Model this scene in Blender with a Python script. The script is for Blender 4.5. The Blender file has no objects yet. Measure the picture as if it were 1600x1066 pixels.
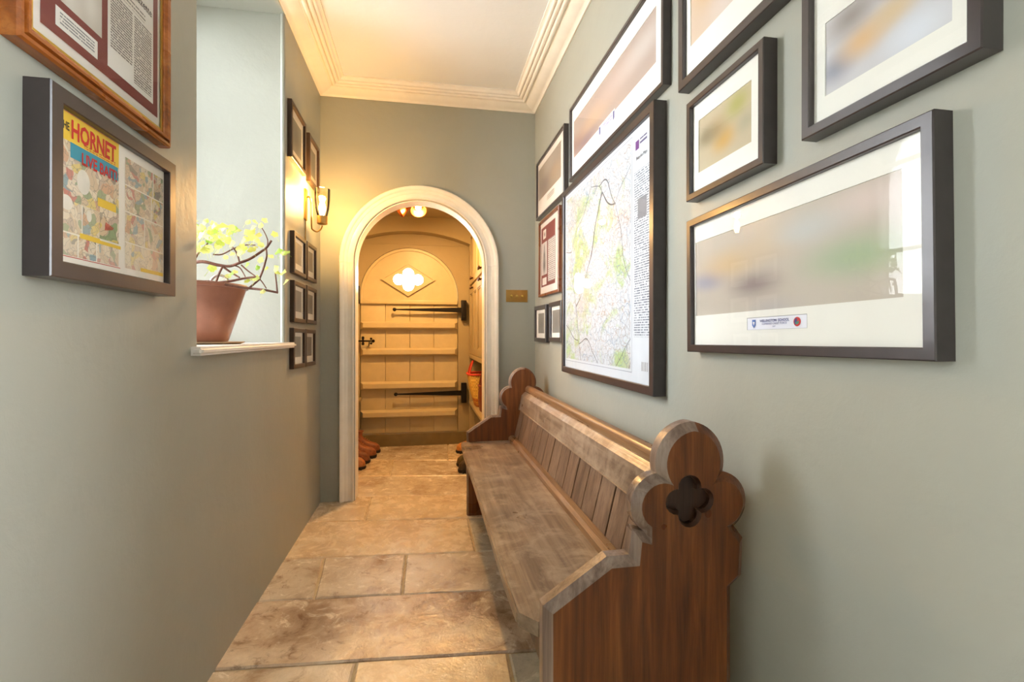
import bpy, bmesh, math, random
from mathutils import Vector, Matrix
random.seed(7)
PI = math.pi
# ------------------------------------------------------------------ camera, sky, exposure
F = 750.0; CX = 800.0; HY = 525.0; CH = 1.08          # focal length (px of 1600), centre, horizon row, eye height
TH = math.atan(136 / 750.0); cT, sT = math.cos(TH), math.sin(TH)
scene = bpy.context.scene
COL = scene.collection
cam_d = bpy.data.cameras.new('camera'); cam = bpy.data.objects.new('camera', cam_d); COL.objects.link(cam)
cam.location = (0, 0, CH); cam.rotation_euler = (PI / 2, 0, -TH)
cam_d.sensor_width = 36; cam_d.lens = 36 * F / 1600; cam_d.shift_y = (HY - 533) / 1600; cam_d.clip_start = .02
scene.camera = cam
w = bpy.data.worlds.new('overcast_sky'); scene.world = w; w.use_nodes = True
bg = w.node_tree.nodes['Background']; bg.inputs[0].default_value = (.90, .95, 1, 1); bg.inputs[1].default_value = 17.0
vs = scene.view_settings
vs.view_transform = 'Standard'; vs.look = 'None'; vs.gamma = 1; vs.use_curve_mapping = False; vs.exposure = 0.6
def portal(name, loc, rot, sx, sy):
    l = bpy.data.lights.new(name, 'AREA'); l.shape = 'RECTANGLE'; l.size = sx; l.size_y = sy; l.cycles.is_portal = True
    o = bpy.data.objects.new(name, l); COL.objects.link(o); o.location = loc; o.rotation_euler = rot
portal('window_portal', (-1.30, 2.02, 1.85), (0, -PI / 2, 0), 1.7, 1.0)
portal('near_added_portal', (-1.35, -.25, 1.45), (0, -PI / 2, 0), 2.0, .6)  # guides sky light through the added left window
portal('right_added_portal', (1.08, -.55, 1.45), (0, PI / 2, 0), 2.0, 1.5)  # guides sky light through the added right window
SCONCE_W = 13.0; SPOT_W = 58.0

# ------------------------------------------------------------------ room constants (metres)
XL, XR, YE, YB = -.668, .761, 3.285, -1.8
YL0, YD = 3.405, 4.88                                    # lobby from the arch wall to the outer door
ZC, ZLC = 2.70, 2.235
def ray(x, y):
    a = (x - CX) / F; b = (HY - y) / F
    return (sT + cT * a, cT - sT * a, b)
def onx(p, X): r = ray(*p); t = X / r[0]; return (X, r[1] * t, CH + r[2] * t)
def ony(p, Y): r = ray(*p); t = Y / r[1]; return (r[0] * t, Y, CH + r[2] * t)
def onz(p, Z=0.): r = ray(*p); t = (Z - CH) / r[2]; return (r[0] * t, r[1] * t, Z)

# ------------------------------------------------------------------ object helpers
def finish(ob, angle=35):
    me = ob.data
    me.polygons.foreach_set('use_smooth', [True] * len(me.polygons))
    me.set_sharp_from_angle(angle=math.radians(angle))
def obj(name, bm, mats, parent=None, smooth=35, recalc=True):
    if recalc: bmesh.ops.recalc_face_normals(bm, faces=bm.faces)
    me = bpy.data.meshes.new(name); bm.to_mesh(me); bm.free()
    ob = bpy.data.objects.new(name, me); COL.objects.link(ob)
    for m in (mats if isinstance(mats, (list, tuple)) else [mats]): me.materials.append(m)
    if parent: ob.parent = parent
    finish(ob, smooth)
    return ob
def struct(name, bm, m, parent=None, smooth=35):
    o = obj(name, bm, m, parent, smooth)
    if not parent: o['kind'] = 'structure'
    return o
def tag(o, label, cat, group=None):
    o['label'] = label; o['category'] = cat
    if group: o['group'] = group
    return o
def thing(name, label, cat, loc=(0, 0, 0), rot=(0, 0, 0), group=None):
    o = bpy.data.objects.new(name, None); COL.objects.link(o); o.empty_display_size = .05
    o.location = loc; o.rotation_euler = rot
    return tag(o, label, cat, group)
def copy_part(src, parent, name=None):
    c = src.copy(); COL.objects.link(c); c.parent = parent
    return c
BM = bmesh.new
def box(bm, a, b, bev=0.):
    x0, y0, z0 = a; x1, y1, z1 = b
    vs = [bm.verts.new(v) for v in ((x0,y0,z0),(x1,y0,z0),(x1,y1,z0),(x0,y1,z0),(x0,y0,z1),(x1,y0,z1),(x1,y1,z1),(x0,y1,z1))]
    fs = [bm.faces.new([vs[i] for i in q]) for q in ((0,3,2,1),(4,5,6,7),(0,1,5,4),(1,2,6,5),(2,3,7,6),(3,0,4,7))]
    if bev:
        es = list({e for f in fs for e in f.edges})
        bmesh.ops.bevel(bm, geom=es, offset=bev, segments=2, affect='EDGES', profile=.6)
    return bm
def bx(a, b, bev=0.): return box(BM(), a, b, bev)
def quad(bm, pts, mi=0):
    f = bm.faces.new([bm.verts.new(p) for p in pts]); f.material_index = mi; return f
def smooth_path(pts, n=4):
    P = [Vector(p) for p in pts]; out = []
    for i in range(len(P) - 1):
        p0 = P[max(i-1, 0)]; p1 = P[i]; p2 = P[i+1]; p3 = P[min(i+2, len(P)-1)]
        for k in range(n):
            t = k / n
            out.append(.5 * ((2*p1) + (p2-p0)*t + (2*p0-5*p1+4*p2-p3)*t*t + (3*p1-p0-3*p2+p3)*t**3))
    out.append(P[-1]); return out
def tube(bm, pts, r, seg=8, cap=True):
    P = [Vector(p) for p in pts]; n = len(P)
    R = r if isinstance(r, (list, tuple)) else [r] * n
    if len(R) == 2 and n > 2: R = [R[0] + (R[1]-R[0]) * i / (n-1) for i in range(n)]
    rings = []; up = None
    for i in range(n):
        d = (P[min(i+1, n-1)] - P[max(i-1, 0)]).normalized()
        if up is None: up = d.orthogonal().normalized()
        up = (up - d * up.dot(d))
        up = up.normalized() if up.length > 1e-6 else d.orthogonal().normalized()
        s = d.cross(up)
        rings.append([bm.verts.new(P[i] + R[i] * (math.cos(2*PI*k/seg) * up + math.sin(2*PI*k/seg) * s)) for k in range(seg)])
    for a, b in zip(rings, rings[1:]):
        for k in range(seg): bm.faces.new((a[k], a[(k+1) % seg], b[(k+1) % seg], b[k]))
    if cap: bm.faces.new(rings[0][::-1]); bm.faces.new(rings[-1])
    return bm
def lathe(bm, prof, c=(0, 0, 0), seg=28, M=None):
    rings = []
    for r, z in prof:
        ring = []
        for k in range(seg if r > 1e-6 else 1):
            v = Vector((r * math.cos(2*PI*k/seg), r * math.sin(2*PI*k/seg), z))
            ring.append(bm.verts.new((M @ v if M else v) + Vector(c)))
        rings.append(ring)
    for a, b in zip(rings, rings[1:]):
        for k in range(seg):
            k2 = (k+1) % seg
            if len(a) == 1 and len(b) == 1: continue
            if len(a) == 1: bm.faces.new((a[0], b[k], b[k2]))
            elif len(b) == 1: bm.faces.new((a[k], a[k2], b[0]))
            else: bm.faces.new((a[k], a[k2], b[k2], b[k]))
    return bm
def fill_loops(bm, loops3d):
    """flat face set bounded by loops (first outer, others holes); returns verts lists"""
    V = [[bm.verts.new(p) for p in lp] for lp in loops3d]
    es = []
    for lp in V:
        for i in range(len(lp)): es.append(bm.edges.new((lp[i], lp[(i+1) % len(lp)])))
    bmesh.ops.triangle_fill(bm, use_beauty=True, use_dissolve=False, edges=es)
    return V
def slab(bm, loops, depth, fn):
    """extrude 2-D loops (u,v) from w=0 to w=depth; fn maps (u,v,w) to 3-D"""
    A = fill_loops(bm, [[fn(u, v, 0) for u, v in lp] for lp in loops])
    B = fill_loops(bm, [[fn(u, v, depth) for u, v in lp] for lp in loops])
    for a, b in zip(A, B):
        n = len(a)
        for i in range(n): bm.faces.new((a[i], a[(i+1) % n], b[(i+1) % n], b[i]))
    return bm
def inset2(poly, d):
    """shift a closed counter-clockwise 2-D outline inwards by d (mitred)"""
    out = []; n = len(poly)
    for i in range(n):
        p0, p1, p2 = Vector(poly[i-1]), Vector(poly[i]), Vector(poly[(i+1) % n])
        a = (p1-p0).normalized(); b = (p2-p1).normalized()
        na = Vector((-a.y, a.x)); nb = Vector((-b.y, b.x)); m = na + nb
        if m.length < 1e-4: m = na
        m.normalize(); k = max(m.dot(na), .45)
        q = p1 + m * d / k; out.append((q.x, q.y))
    return out
def arc(cx, cy, r, a0, a1, n, ry=None):
    ry = ry or r
    return [(cx + r * math.cos(math.radians(a0 + (a1-a0)*i/n)), cy + ry * math.sin(math.radians(a0 + (a1-a0)*i/n))) for i in range(n+1)]
def quatrefoil(cx, cy, ox, oy, r, n=10):
    """outline of four overlapping lobes, centres ox / oy out on the axes"""
    d = math.hypot(ox, oy) / 2; ac = math.degrees(math.acos(min(1, d / r)))
    hx = math.degrees(math.atan2(oy, -ox)) - ac; hy = 90 - (math.degrees(math.atan2(-oy, ox)) + ac)
    pts = []
    for k, h in ((0, hx), (1, hy), (2, hx), (3, hy)):
        a = 90 * k; o = (ox if k % 2 == 0 else oy)
        pts += arc(cx + o*math.cos(math.radians(a)), cy + o*math.sin(math.radians(a)), r, a - h, a + h, n)[(0 if k == 0 else 1):]
    return pts[:-1]

# ------------------------------------------------------------------ materials
def srgb(r, g, b):
    f = lambda v: (v/255/12.92 if v/255 <= .04045 else ((v/255 + .055)/1.055)**2.4)
    return (f(r), f(g), f(b), 1)
MATS = {}
def newmat(name):
    m = bpy.data.materials.new(name); m.use_nodes = True; MATS[name] = m
    nt = m.node_tree; return m, nt, nt.nodes['Principled BSDF']
def N(nt, t, **kw):
    n = nt.nodes.new(t)
    for k, v in kw.items(): setattr(n, k, v)
    return n
def noise(nt, vec, scale, detail=4, rough=.55, dist=0., w=None):
    n = N(nt, 'ShaderNodeTexNoise'); n.inputs['Scale'].default_value = scale; n.inputs['Detail'].default_value = detail
    n.inputs['Roughness'].default_value = rough; n.inputs['Distortion'].default_value = dist
    if w is not None: n.noise_dimensions = '4D'; nt.links.new(w, n.inputs['W'])
    nt.links.new(vec, n.inputs['Vector']); return n.outputs['Fac']
def ramp(nt, fac, stops, mode='LINEAR'):
    r = N(nt, 'ShaderNodeValToRGB'); r.color_ramp.interpolation = mode
    e = r.color_ramp.elements
    while len(e) < len(stops): e.new(.5)
    for el, (p, c) in zip(e, stops): el.position = p; el.color = c
    nt.links.new(fac, r.inputs[0]); return r.outputs[0]
def mix(nt, fac, a, b, mode='MIX'):
    m = N(nt, 'ShaderNodeMix', data_type='RGBA', blend_type=mode)
    for s, v in ((0, fac), (6, a), (7, b)):
        if hasattr(v, 'node'): nt.links.new(v, m.inputs[s])
        else: m.inputs[s].default_value = v
    return m.outputs[2]
def maths(nt, op, a, b=None):
    m = N(nt, 'ShaderNodeMath', operation=op)
    for i, v in enumerate((a, b)):
        if v is None: continue
        if hasattr(v, 'node'): nt.links.new(v, m.inputs[i])
        else: m.inputs[i].default_value = v
    return m.outputs[0]
def coords(nt, kind='Object', scale=None):
    v = N(nt, 'ShaderNodeTexCoord').outputs[kind]
    if scale:
        mp = N(nt, 'ShaderNodeMapping'); mp.inputs['Scale'].default_value = scale; nt.links.new(v, mp.inputs['Vector']); v = mp.outputs[0]
    return v
def bumpn(nt, p, h, strength, dist=.01):
    b = N(nt, 'ShaderNodeBump'); b.inputs['Strength'].default_value = strength; b.inputs['Distance'].default_value = dist
    nt.links.new(h, b.inputs['Height']); nt.links.new(b.outputs[0], p.inputs['Normal']); nt.links.new(b.outputs[0], p.inputs['Coat Normal'])
def plain(name, col, rough=.5, metal=0., var=.12, scale=12., bump=0., bscale=40., spec=None, coat=0.):
    m, nt, p = newmat(name); v = coords(nt)
    n = noise(nt, v, scale)
    d = tuple(c * (1 - var) for c in col[:3]) + (1,); l = tuple(min(1, c * (1 + var)) for c in col[:3]) + (1,)
    nt.links.new(ramp(nt, n, [(.3, d), (.7, l)]), p.inputs['Base Color'])
    p.inputs['Roughness'].default_value = rough; p.inputs['Metallic'].default_value = metal
    if spec is not None: p.inputs['Specular IOR Level'].default_value = spec
    if coat: p.inputs['Coat Weight'].default_value = coat; p.inputs['Coat Roughness'].default_value = .15
    if bump: bumpn(nt, p, noise(nt, v, bscale, 5), bump)
    return m
def wood(name, dark, mid, light, axis=1, scale=1., rough=.42, bump=.25, wear=None, spec=.5):
    m, nt, p = newmat(name)
    s = [26 * scale] * 3; s[axis] = 1.6 * scale
    v = coords(nt, 'Object', tuple(s)); rnd = N(nt, 'ShaderNodeObjectInfo').outputs['Random']
    wv = maths(nt, 'MULTIPLY', rnd, 37.)
    n1 = noise(nt, v, 1.0, 6, .6, 1.2, wv)
    s2 = [150 * scale] * 3; s2[axis] = 5 * scale
    n2 = noise(nt, coords(nt, 'Object', tuple(s2)), 1.0, 3, .6, .3, wv)
    n3 = noise(nt, coords(nt), 5., 3, .5, .4, wv)
    c = ramp(nt, n1, [(.28, dark), (.5, mid), (.74, light)])
    c = mix(nt, maths(nt, 'MULTIPLY', ramp(nt, n2, [(.45, (0,0,0,1)), (.75, (1,1,1,1))]), .45), c, dark)
    tone = ramp(nt, n3, [(.3, (.72,.72,.72,1)), (.7, (1.0,1.0,1.0,1))])
    c = mix(nt, .8, c, tone, 'MULTIPLY')
    c = mix(nt, 1., c, ramp(nt, rnd, [(0, (.82,.82,.82,1)), (1, (1,1,1,1))]), 'MULTIPLY')
    if wear: c = mix(nt, ramp(nt, noise(nt, coords(nt), 9., 8, .7, .8, wv), [(.47, (0,0,0,1)), (.66, (.85,.85,.85,1))]), c, wear)
    nt.links.new(c, p.inputs['Base Color'])
    nt.links.new(ramp(nt, n3, [(.3, (rough-.1,)*3+(1,)), (.7, (rough+.12,)*3+(1,))]), p.inputs['Roughness'])
    p.inputs['Specular IOR Level'].default_value = spec
    bumpn(nt, p, n2, bump, .004)
    return m
def stone(name, a, b, c_, r0=.10, r1=.36):
    m, nt, p = newmat(name); v = coords(nt); rnd = N(nt, 'ShaderNodeObjectInfo').outputs['Random']
    wv = maths(nt, 'MULTIPLY', rnd, 53.)
    n1 = noise(nt, v, 3.2, 8, .62, .9, wv); n2 = noise(nt, v, 11., 10, .74, 1.1, wv); n3 = noise(nt, v, 70., 5, .65, 0, wv)
    c = ramp(nt, n1, [(.3, a), (.5, b), (.68, c_)])
    c = mix(nt, ramp(nt, n2, [(.53, (0,0,0,1)), (.63, (.8,.8,.8,1))]), c, c_)
    c = mix(nt, ramp(nt, n2, [(.34, (.75,.75,.75,1)), (.46, (0,0,0,1))]), c, a)
    c = mix(nt, .35, c, ramp(nt, n3, [(.3, (.75,.75,.75,1)), (.7, (1,1,1,1))]), 'MULTIPLY')
    c = mix(nt, 1., c, ramp(nt, rnd, [(0, (.90,.89,.87,1)), (.5, (1,.98,.95,1)), (1, (.95,.96,.97,1))]), 'MULTIPLY')
    nt.links.new(c, p.inputs['Base Color'])
    nt.links.new(ramp(nt, n2, [(.35, (r0,)*3+(1,)), (.7, (r1,)*3+(1,))]), p.inputs['Roughness'])
    h = maths(nt, 'ADD', maths(nt, 'MULTIPLY', n1, 2.2), maths(nt, 'MULTIPLY', n2, .9))
    h = maths(nt, 'ADD', h, maths(nt, 'MULTIPLY', n3, .10))
    bumpn(nt, p, h, .26, .012)
    p.inputs['Coat Weight'].default_value = .8; p.inputs['Coat Roughness'].default_value = .17
    return m
def wallpaint(name, col, rough=.45, var=.06):
    m, nt, p = newmat(name); v = coords(nt)
    n1 = noise(nt, v, 1.3, 6, .6, .4); n2 = noise(nt, v, 9., 6, .65, .3); n3 = noise(nt, v, 120., 3)
    d = tuple(c*(1-var) for c in col[:3])+(1,); l = tuple(c*(1+var) for c in col[:3])+(1,)
    nt.links.new(ramp(nt, n1, [(.3, d), (.7, l)]), p.inputs['Base Color'])
    p.inputs['Roughness'].default_value = rough; p.inputs['Specular IOR Level'].default_value = .35
    h = maths(nt, 'ADD', maths(nt, 'MULTIPLY', n1, 2.5), maths(nt, 'ADD', maths(nt, 'MULTIPLY', n2, .5), maths(nt, 'MULTIPLY', n3, .03)))
    bumpn(nt, p, h, .28, .012)
    return m
def emit(name, col, strength):
    m, nt, p = newmat(name); p.inputs['Base Color'].default_value = col
    p.inputs['Emission Color'].default_value = col; p.inputs['Emission Strength'].default_value = strength
    return m
def thinglass(name, tint=(1, 1, 1, 1), rough=.01, ior=1.5, boost=1.):
    m = bpy.data.materials.new(name); m.use_nodes = True; nt = m.node_tree; nt.nodes.clear()
    out = N(nt, 'ShaderNodeOutputMaterial'); t = N(nt, 'ShaderNodeBsdfTransparent'); g = N(nt, 'ShaderNodeBsdfGlossy'); mx = N(nt, 'ShaderNodeMixShader')
    fr = N(nt, 'ShaderNodeFresnel'); fr.inputs['IOR'].default_value = ior
    t.inputs[0].default_value = tint; g.inputs['Roughness'].default_value = rough
    nt.links.new(maths(nt, 'MULTIPLY', fr.outputs[0], boost), mx.inputs[0]); nt.links.new(t.outputs[0], mx.inputs[1]); nt.links.new(g.outputs[0], mx.inputs[2]); nt.links.new(mx.outputs[0], out.inputs[0])
    return m
def blurred(name, base, blobs, edge=None):
    """soft, unfocused photograph print: colour blobs on the sheet's own 0..1 coordinates (u, v, radius, colour)"""
    m, nt, p = newmat(name); g = coords(nt, 'Generated')
    c = base
    for (u, v, r, col) in blobs:
        d = N(nt, 'ShaderNodeVectorMath', operation='DISTANCE'); mp = N(nt, 'ShaderNodeMapping')
        mp.inputs['Scale'].default_value = (1, 0, 1); nt.links.new(g, mp.inputs['Vector'])
        nt.links.new(mp.outputs[0], d.inputs[0]); d.inputs[1].default_value = (u, 0, v)
        mr = N(nt, 'ShaderNodeMapRange', interpolation_type='SMOOTHSTEP'); nt.links.new(d.outputs['Value'], mr.inputs[0])
        mr.inputs[1].default_value = 0; mr.inputs[2].default_value = r; mr.inputs[3].default_value = .9; mr.inputs[4].default_value = 0
        c = mix(nt, mr.outputs[0], c, col)
    if hasattr(c, 'node'): nt.links.new(c, p.inputs['Base Color'])
    else: p.inputs['Base Color'].default_value = c
    p.inputs['Roughness'].default_value = .6
    return m
def textlines(name, pitch, paper, ink, word=260., duty=.5, thr=.42):
    m, nt, p = newmat(name); v = coords(nt)
    s = N(nt, 'ShaderNodeSeparateXYZ'); nt.links.new(v, s.inputs[0])
    zz = maths(nt, 'DIVIDE', s.outputs[2], pitch); fl = maths(nt, 'FLOOR', zz); fr = maths(nt, 'FRACT', zz)
    cb = N(nt, 'ShaderNodeCombineXYZ'); nt.links.new(maths(nt, 'MULTIPLY', s.outputs[0], word), cb.inputs[0]); nt.links.new(maths(nt, 'MULTIPLY', fl, 7.31), cb.inputs[1])
    w_ = maths(nt, 'GREATER_THAN', noise(nt, cb.outputs[0], 1.0, 2), thr)
    k = maths(nt, 'MULTIPLY', w_, maths(nt, 'LESS_THAN', fr, duty))
    nt.links.new(mix(nt, k, paper, ink), p.inputs['Base Color']); p.inputs['Roughness'].default_value = .6
    return m
def comic(name, seed, scale=26., pale=.35):
    m, nt, p = newmat(name); v = coords(nt)
    mp = N(nt, 'ShaderNodeMapping'); mp.inputs['Location'].default_value = (seed*1.7, 0, seed*.9); nt.links.new(v, mp.inputs['Vector']); v = mp.outputs[0]
    dn = N(nt, 'ShaderNodeTexNoise'); dn.inputs['Scale'].default_value = 22; nt.links.new(v, dn.inputs['Vector'])
    va = N(nt, 'ShaderNodeVectorMath', operation='MULTIPLY_ADD'); nt.links.new(dn.outputs['Color'], va.inputs[0]); va.inputs[1].default_value = (.06, .06, .06); nt.links.new(v, va.inputs[2])
    vo = N(nt, 'ShaderNodeTexVoronoi'); vo.inputs['Scale'].default_value = scale; nt.links.new(va.outputs[0], vo.inputs['Vector'])
    sp = N(nt, 'ShaderNodeSeparateColor'); nt.links.new(vo.outputs['Color'], sp.inputs[0])
    pal = [(0, srgb(236,220,196)), (.2, srgb(214,186,150)), (.34, srgb(196,170,150)), (.44, srgb(120,150,96)), (.53, srgb(228,214,190)), (.64, srgb(208,150,104)), (.72, srgb(226,200,84)), (.79, srgb(92,150,170)), (.85, srgb(196,72,60)), (.9, srgb(110,98,84)), (.95, srgb(222,204,180))]
    c = ramp(nt, sp.outputs[0], pal, 'CONSTANT')
    ve = N(nt, 'ShaderNodeTexVoronoi', feature='DISTANCE_TO_EDGE'); ve.inputs['Scale'].default_value = scale*1.6; nt.links.new(va.outputs[0], ve.inputs['Vector'])
    ink = maths(nt, 'LESS_THAN', ve.outputs[0], .035)
    c = mix(nt, maths(nt, 'MULTIPLY', ink, .6), c, srgb(62,50,44))
    c = mix(nt, pale, c, srgb(240,226,204))
    nt.links.new(c, p.inputs['Base Color']); p.inputs['Roughness'].default_value = .55
    return m
def mapsheet(name):
    m, nt, p = newmat(name); v = coords(nt)
    c = mix(nt, ramp(nt, noise(nt, v, 5.5, 5, .6, .8), [(.52, (0,0,0,1)), (.6, (1,1,1,1))]), srgb(206,210,214), srgb(178,198,140))
    c = mix(nt, ramp(nt, noise(nt, v, 4.1, 3, .5, .3), [(.55, (0,0,0,1)), (.68, (.8,.8,.8,1))]), c, srgb(204,192,186))
    c = mix(nt, ramp(nt, noise(nt, v, 60., 6, .75), [(.5, (0,0,0,1)), (.7, (.6,.6,.6,1))]), c, srgb(140,144,146))
    for sc, th, col, amt in ((46, .03, srgb(120,122,122), .6), (24, .02, srgb(166,134,104), .6), (11, .010, srgb(112,140,166), .6), (1.9, .003, srgb(60,58,62), .9)):
        dn = N(nt, 'ShaderNodeTexNoise'); dn.inputs['Scale'].default_value = sc * .7; nt.links.new(v, dn.inputs['Vector'])
        va = N(nt, 'ShaderNodeVectorMath', operation='MULTIPLY_ADD'); nt.links.new(dn.outputs['Color'], va.inputs[0]); va.inputs[1].default_value = (1.1/sc,)*3; nt.links.new(v, va.inputs[2])
        ve = N(nt, 'ShaderNodeTexVoronoi', feature='DISTANCE_TO_EDGE'); ve.inputs['Scale'].default_value = sc; nt.links.new(va.outputs[0], ve.inputs['Vector'])
        c = mix(nt, maths(nt, 'MULTIPLY', maths(nt, 'LESS_THAN', ve.outputs[0], th), amt), c, col)
    nt.links.new(c, p.inputs['Base Color']); p.inputs['Roughness'].default_value = .6
    return m

m_wall = wallpaint('sage_wall_paint', srgb(164, 165, 154))
m_ceil = wallpaint('ceiling_white', srgb(236, 237, 238), .6, .02)
m_cornice = plain('cornice_cream', srgb(247, 240, 228), .45, var=.03, bump=.05)
m_white = plain('white_gloss_wood', srgb(247, 241, 230), .3, var=.04, bump=.06, bscale=20)
m_sill = plain('sill_white', srgb(238, 234, 230), .35, var=.05, bump=.12, bscale=25)
m_lobby = wallpaint('lobby_ochre_paint', srgb(162, 146, 112), .45)
m_door = plain('door_cream_paint', srgb(196, 180, 142), .38, var=.05, bump=.08, bscale=30)
m_iron = plain('black_iron', srgb(34, 30, 28), .45, .7, var=.2, bump=.2)
m_brass = plain('aged_brass', srgb(190, 148, 84), .3, 1., var=.12)
m_copper = plain('copper_shade', srgb(186, 104, 56), .3, 1., var=.12)
m_mortar = plain('lime_mortar', srgb(190, 172, 140), .9, var=.12, scale=30, bump=.4)
m_st = [stone('flagstone_tan', srgb(160, 130, 104), srgb(230, 214, 192), srgb(248, 238, 222)),
        stone('flagstone_pale', srgb(216, 190, 158), srgb(240, 220, 190), srgb(248, 236, 214), .16, .4),
        stone('flagstone_grey', srgb(156, 153, 142), srgb(206, 200, 186), srgb(232, 227, 212)),
        stone('flagstone_brown', srgb(124, 92, 68), srgb(214, 190, 166), srgb(248, 234, 214), .08, .34)]
m_end = wood('pew_end_oak', srgb(68, 33, 12), srgb(128, 68, 26), srgb(164, 100, 48), 2, 1., .34, .3, wear=None)
m_seat = wood('pew_seat_oak', srgb(96, 74, 58), srgb(148, 124, 102), srgb(180, 156, 132), 1, .8, .34, .25, wear=srgb(176, 156, 134))
m_board = wood('pew_board_oak', srgb(92, 70, 54), srgb(142, 114, 92), srgb(168, 140, 116), 2, 1., .4, .25)
m_rail = wood('pew_rail_oak', srgb(92, 60, 36), srgb(150, 110, 74), srgb(182, 144, 106), 1, 1., .32, .25)
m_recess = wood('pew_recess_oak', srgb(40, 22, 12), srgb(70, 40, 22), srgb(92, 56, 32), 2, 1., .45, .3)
m_edge = wood('pew_sheen_edge', srgb(96, 72, 58), srgb(150, 126, 112), srgb(180, 160, 146), 2, 1., .3, .2)  # pale grey stands in for sky sheen on the polished oak edges
m_fblack = plain('frame_black_brown', srgb(58, 50, 50), .3, var=.12, scale=30, coat=.3)
m_fdark = plain('frame_dark_umber', srgb(62, 44, 34), .34, var=.15, scale=30)
m_fred = wood('frame_red_wood', srgb(92, 46, 22), srgb(140, 78, 42), srgb(164, 98, 56), 2, 1., .3, .1)
m_forange = wood('frame_orange_wood', srgb(128, 66, 20), srgb(178, 100, 38), srgb(204, 128, 58), 0, 1., .28, .1)
m_gold = plain('gold_slip', srgb(210, 176, 90), .3, 1.)
m_mount = plain('mount_white', srgb(240, 238, 230), .8, var=.015)
m_mountc = plain('mount_cream', srgb(226, 218, 208), .8, var=.02)
m_maroon = plain('mount_maroon', srgb(132, 62, 56), .8, var=.06, scale=6)
m_paper = plain('paper_white', srgb(238, 234, 226), .7, var=.02)
m_ink = plain('ink_dark', srgb(40, 36, 40), .7)
m_inkblue = plain('ink_blue', srgb(66, 72, 140), .7)
m_inkred = plain('ink_red', srgb(204, 52, 44), .7)
m_inkyel = plain('ink_yellow', srgb(242, 204, 70), .7, var=.05)
m_inkgrn = plain('ink_green', srgb(70, 130, 110), .7)
m_glaz = thinglass('picture_glass', ior=1.45, boost=.7)
m_wglass = thinglass('window_glass', ior=1.45)
m_sglass = thinglass('lamp_glass', (1, .97, .9, 1), .03, 1.35)

# ------------------------------------------------------------------ structure: floor and flagstones
floor = struct('floor', bx((-1.3, -2.0, -.12), (1.25, 5.05, -.007)), m_mortar)
def hline(p, q):                                   # row boundary Y = a + b X
    A, B = onz(p), onz(q); b = (B[1]-A[1])/(B[0]-A[0]); return (A[1]-b*A[0], b)
def vline(p, q):                                   # joint X = c + d Y
    A, B = onz(p), onz(q); d = (B[0]-A[0])/(B[1]-A[1]); return (A[0]-d*A[1], d)
def cross(h, v): x = (v[0] + v[1]*h[0]) / (1 - v[1]*h[1]); return (x, h[0] + h[1]*x)
K = lambda X: (X, 0.)
rows = [(5.04, 0.), hline((575, 719), (713, 719)), hline((560, 744), (722, 743)), hline((553, 776), (722, 773)),
        hline((500, 815), (721, 810)), hline((442.5, 873.7), (768, 860.5)), hline((402, 940), (792.5, 921)),
        hline((349.7, 1047), (845, 1016)), (1.10, -.01), (.62, .01), (.12, 0), (-.4, 0), (-.95, 0), (-1.5, .0), (-1.99, 0)]
cols = [[vline((700, 697), (700, 719))], [vline((614, 719), (610, 743))], [K(.36)],
        [vline((579, 777.5), (571, 812.5))], [vline((732, 812.5), (743.5, 861))],
        [vline((505.5, 874), (490, 938)), vline((635, 865.7), (628, 931.5)), K(.42)], [vline((828, 960), (842, 1016))],
        [vline((555, 1040), (549, 1066)), vline((792.5, 1017), (803, 1066))], [K(-.3), K(.33)], [K(.1)], [K(-.25), K(.4)], [K(.05)], [K(-.3), K(.35)], [K(0)]]
smat = [[0, 1], [1, 0], [0, 1], [1, 1], [1, 2], [0, 0, 0, 2], [3, 2], [0, 1, 2], [0, 3, 2], [1, 0], [0, 2, 1], [3, 0], [0, 1, 2], [0, 1]]
def flag(poly, m):
    P = []
    n = len(poly)
    for i in range(n):
        a, b = Vector(poly[i]), Vector(poly[(i+1) % n]); e = (b - a); k = max(3, min(7, int(e.length / .12)))
        nrm = Vector((-e.y, e.x)).normalized()
        for j in range(k): P.append(tuple(a + e * (j / k) + nrm * (random.uniform(-.0015, .0035) if j else .001)))
    P = inset2(P, .003); T = inset2(P, .006)
    dz = random.uniform(-.0015, .002); tx, ty = random.uniform(-.002, .002), random.uniform(-.002, .002)
    cx = sum(p[0] for p in P)/len(P); cy = sum(p[1] for p in P)/len(P)
    bm = BM(); zt = lambda p: dz + tx*(p[0]-cx) + ty*(p[1]-cy)
    bot = [bm.verts.new((p[0], p[1], -.03)) for p in P]; mid = [bm.verts.new((p[0], p[1], zt(p)-.005)) for p in P]; top = [bm.verts.new((p[0], p[1], zt(p))) for p in T]
    for i in range(len(P)):
        j = (i+1) % len(P); bm.faces.new((bot[i], bot[j], mid[j], mid[i])); bm.faces.new((mid[i], mid[j], top[j], top[i]))
    bm.faces.new(top)
    return obj('flagstone', bm, m, floor, 15)
for r in range(len(rows)-1):
    far, near = rows[r], rows[r+1]
    lob = r < 3
    vs_ = [K(-1.0 if lob else -.70)] + cols[r] + [K(1.05 if lob else .79)]
    for k in range(len(vs_)-1):
        flag([cross(near, vs_[k]), cross(near, vs_[k+1]), cross(far, vs_[k+1]), cross(far, vs_[k])], m_st[smat[r][k % len(smat[r])]])
m_gravel = plain('garden_gravel', srgb(176, 172, 160), .9, var=.2, scale=4, bump=.3)
g = struct('ground', bx((-14, -14, -.4), (14, 18, -.2)), m_gravel)

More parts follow.
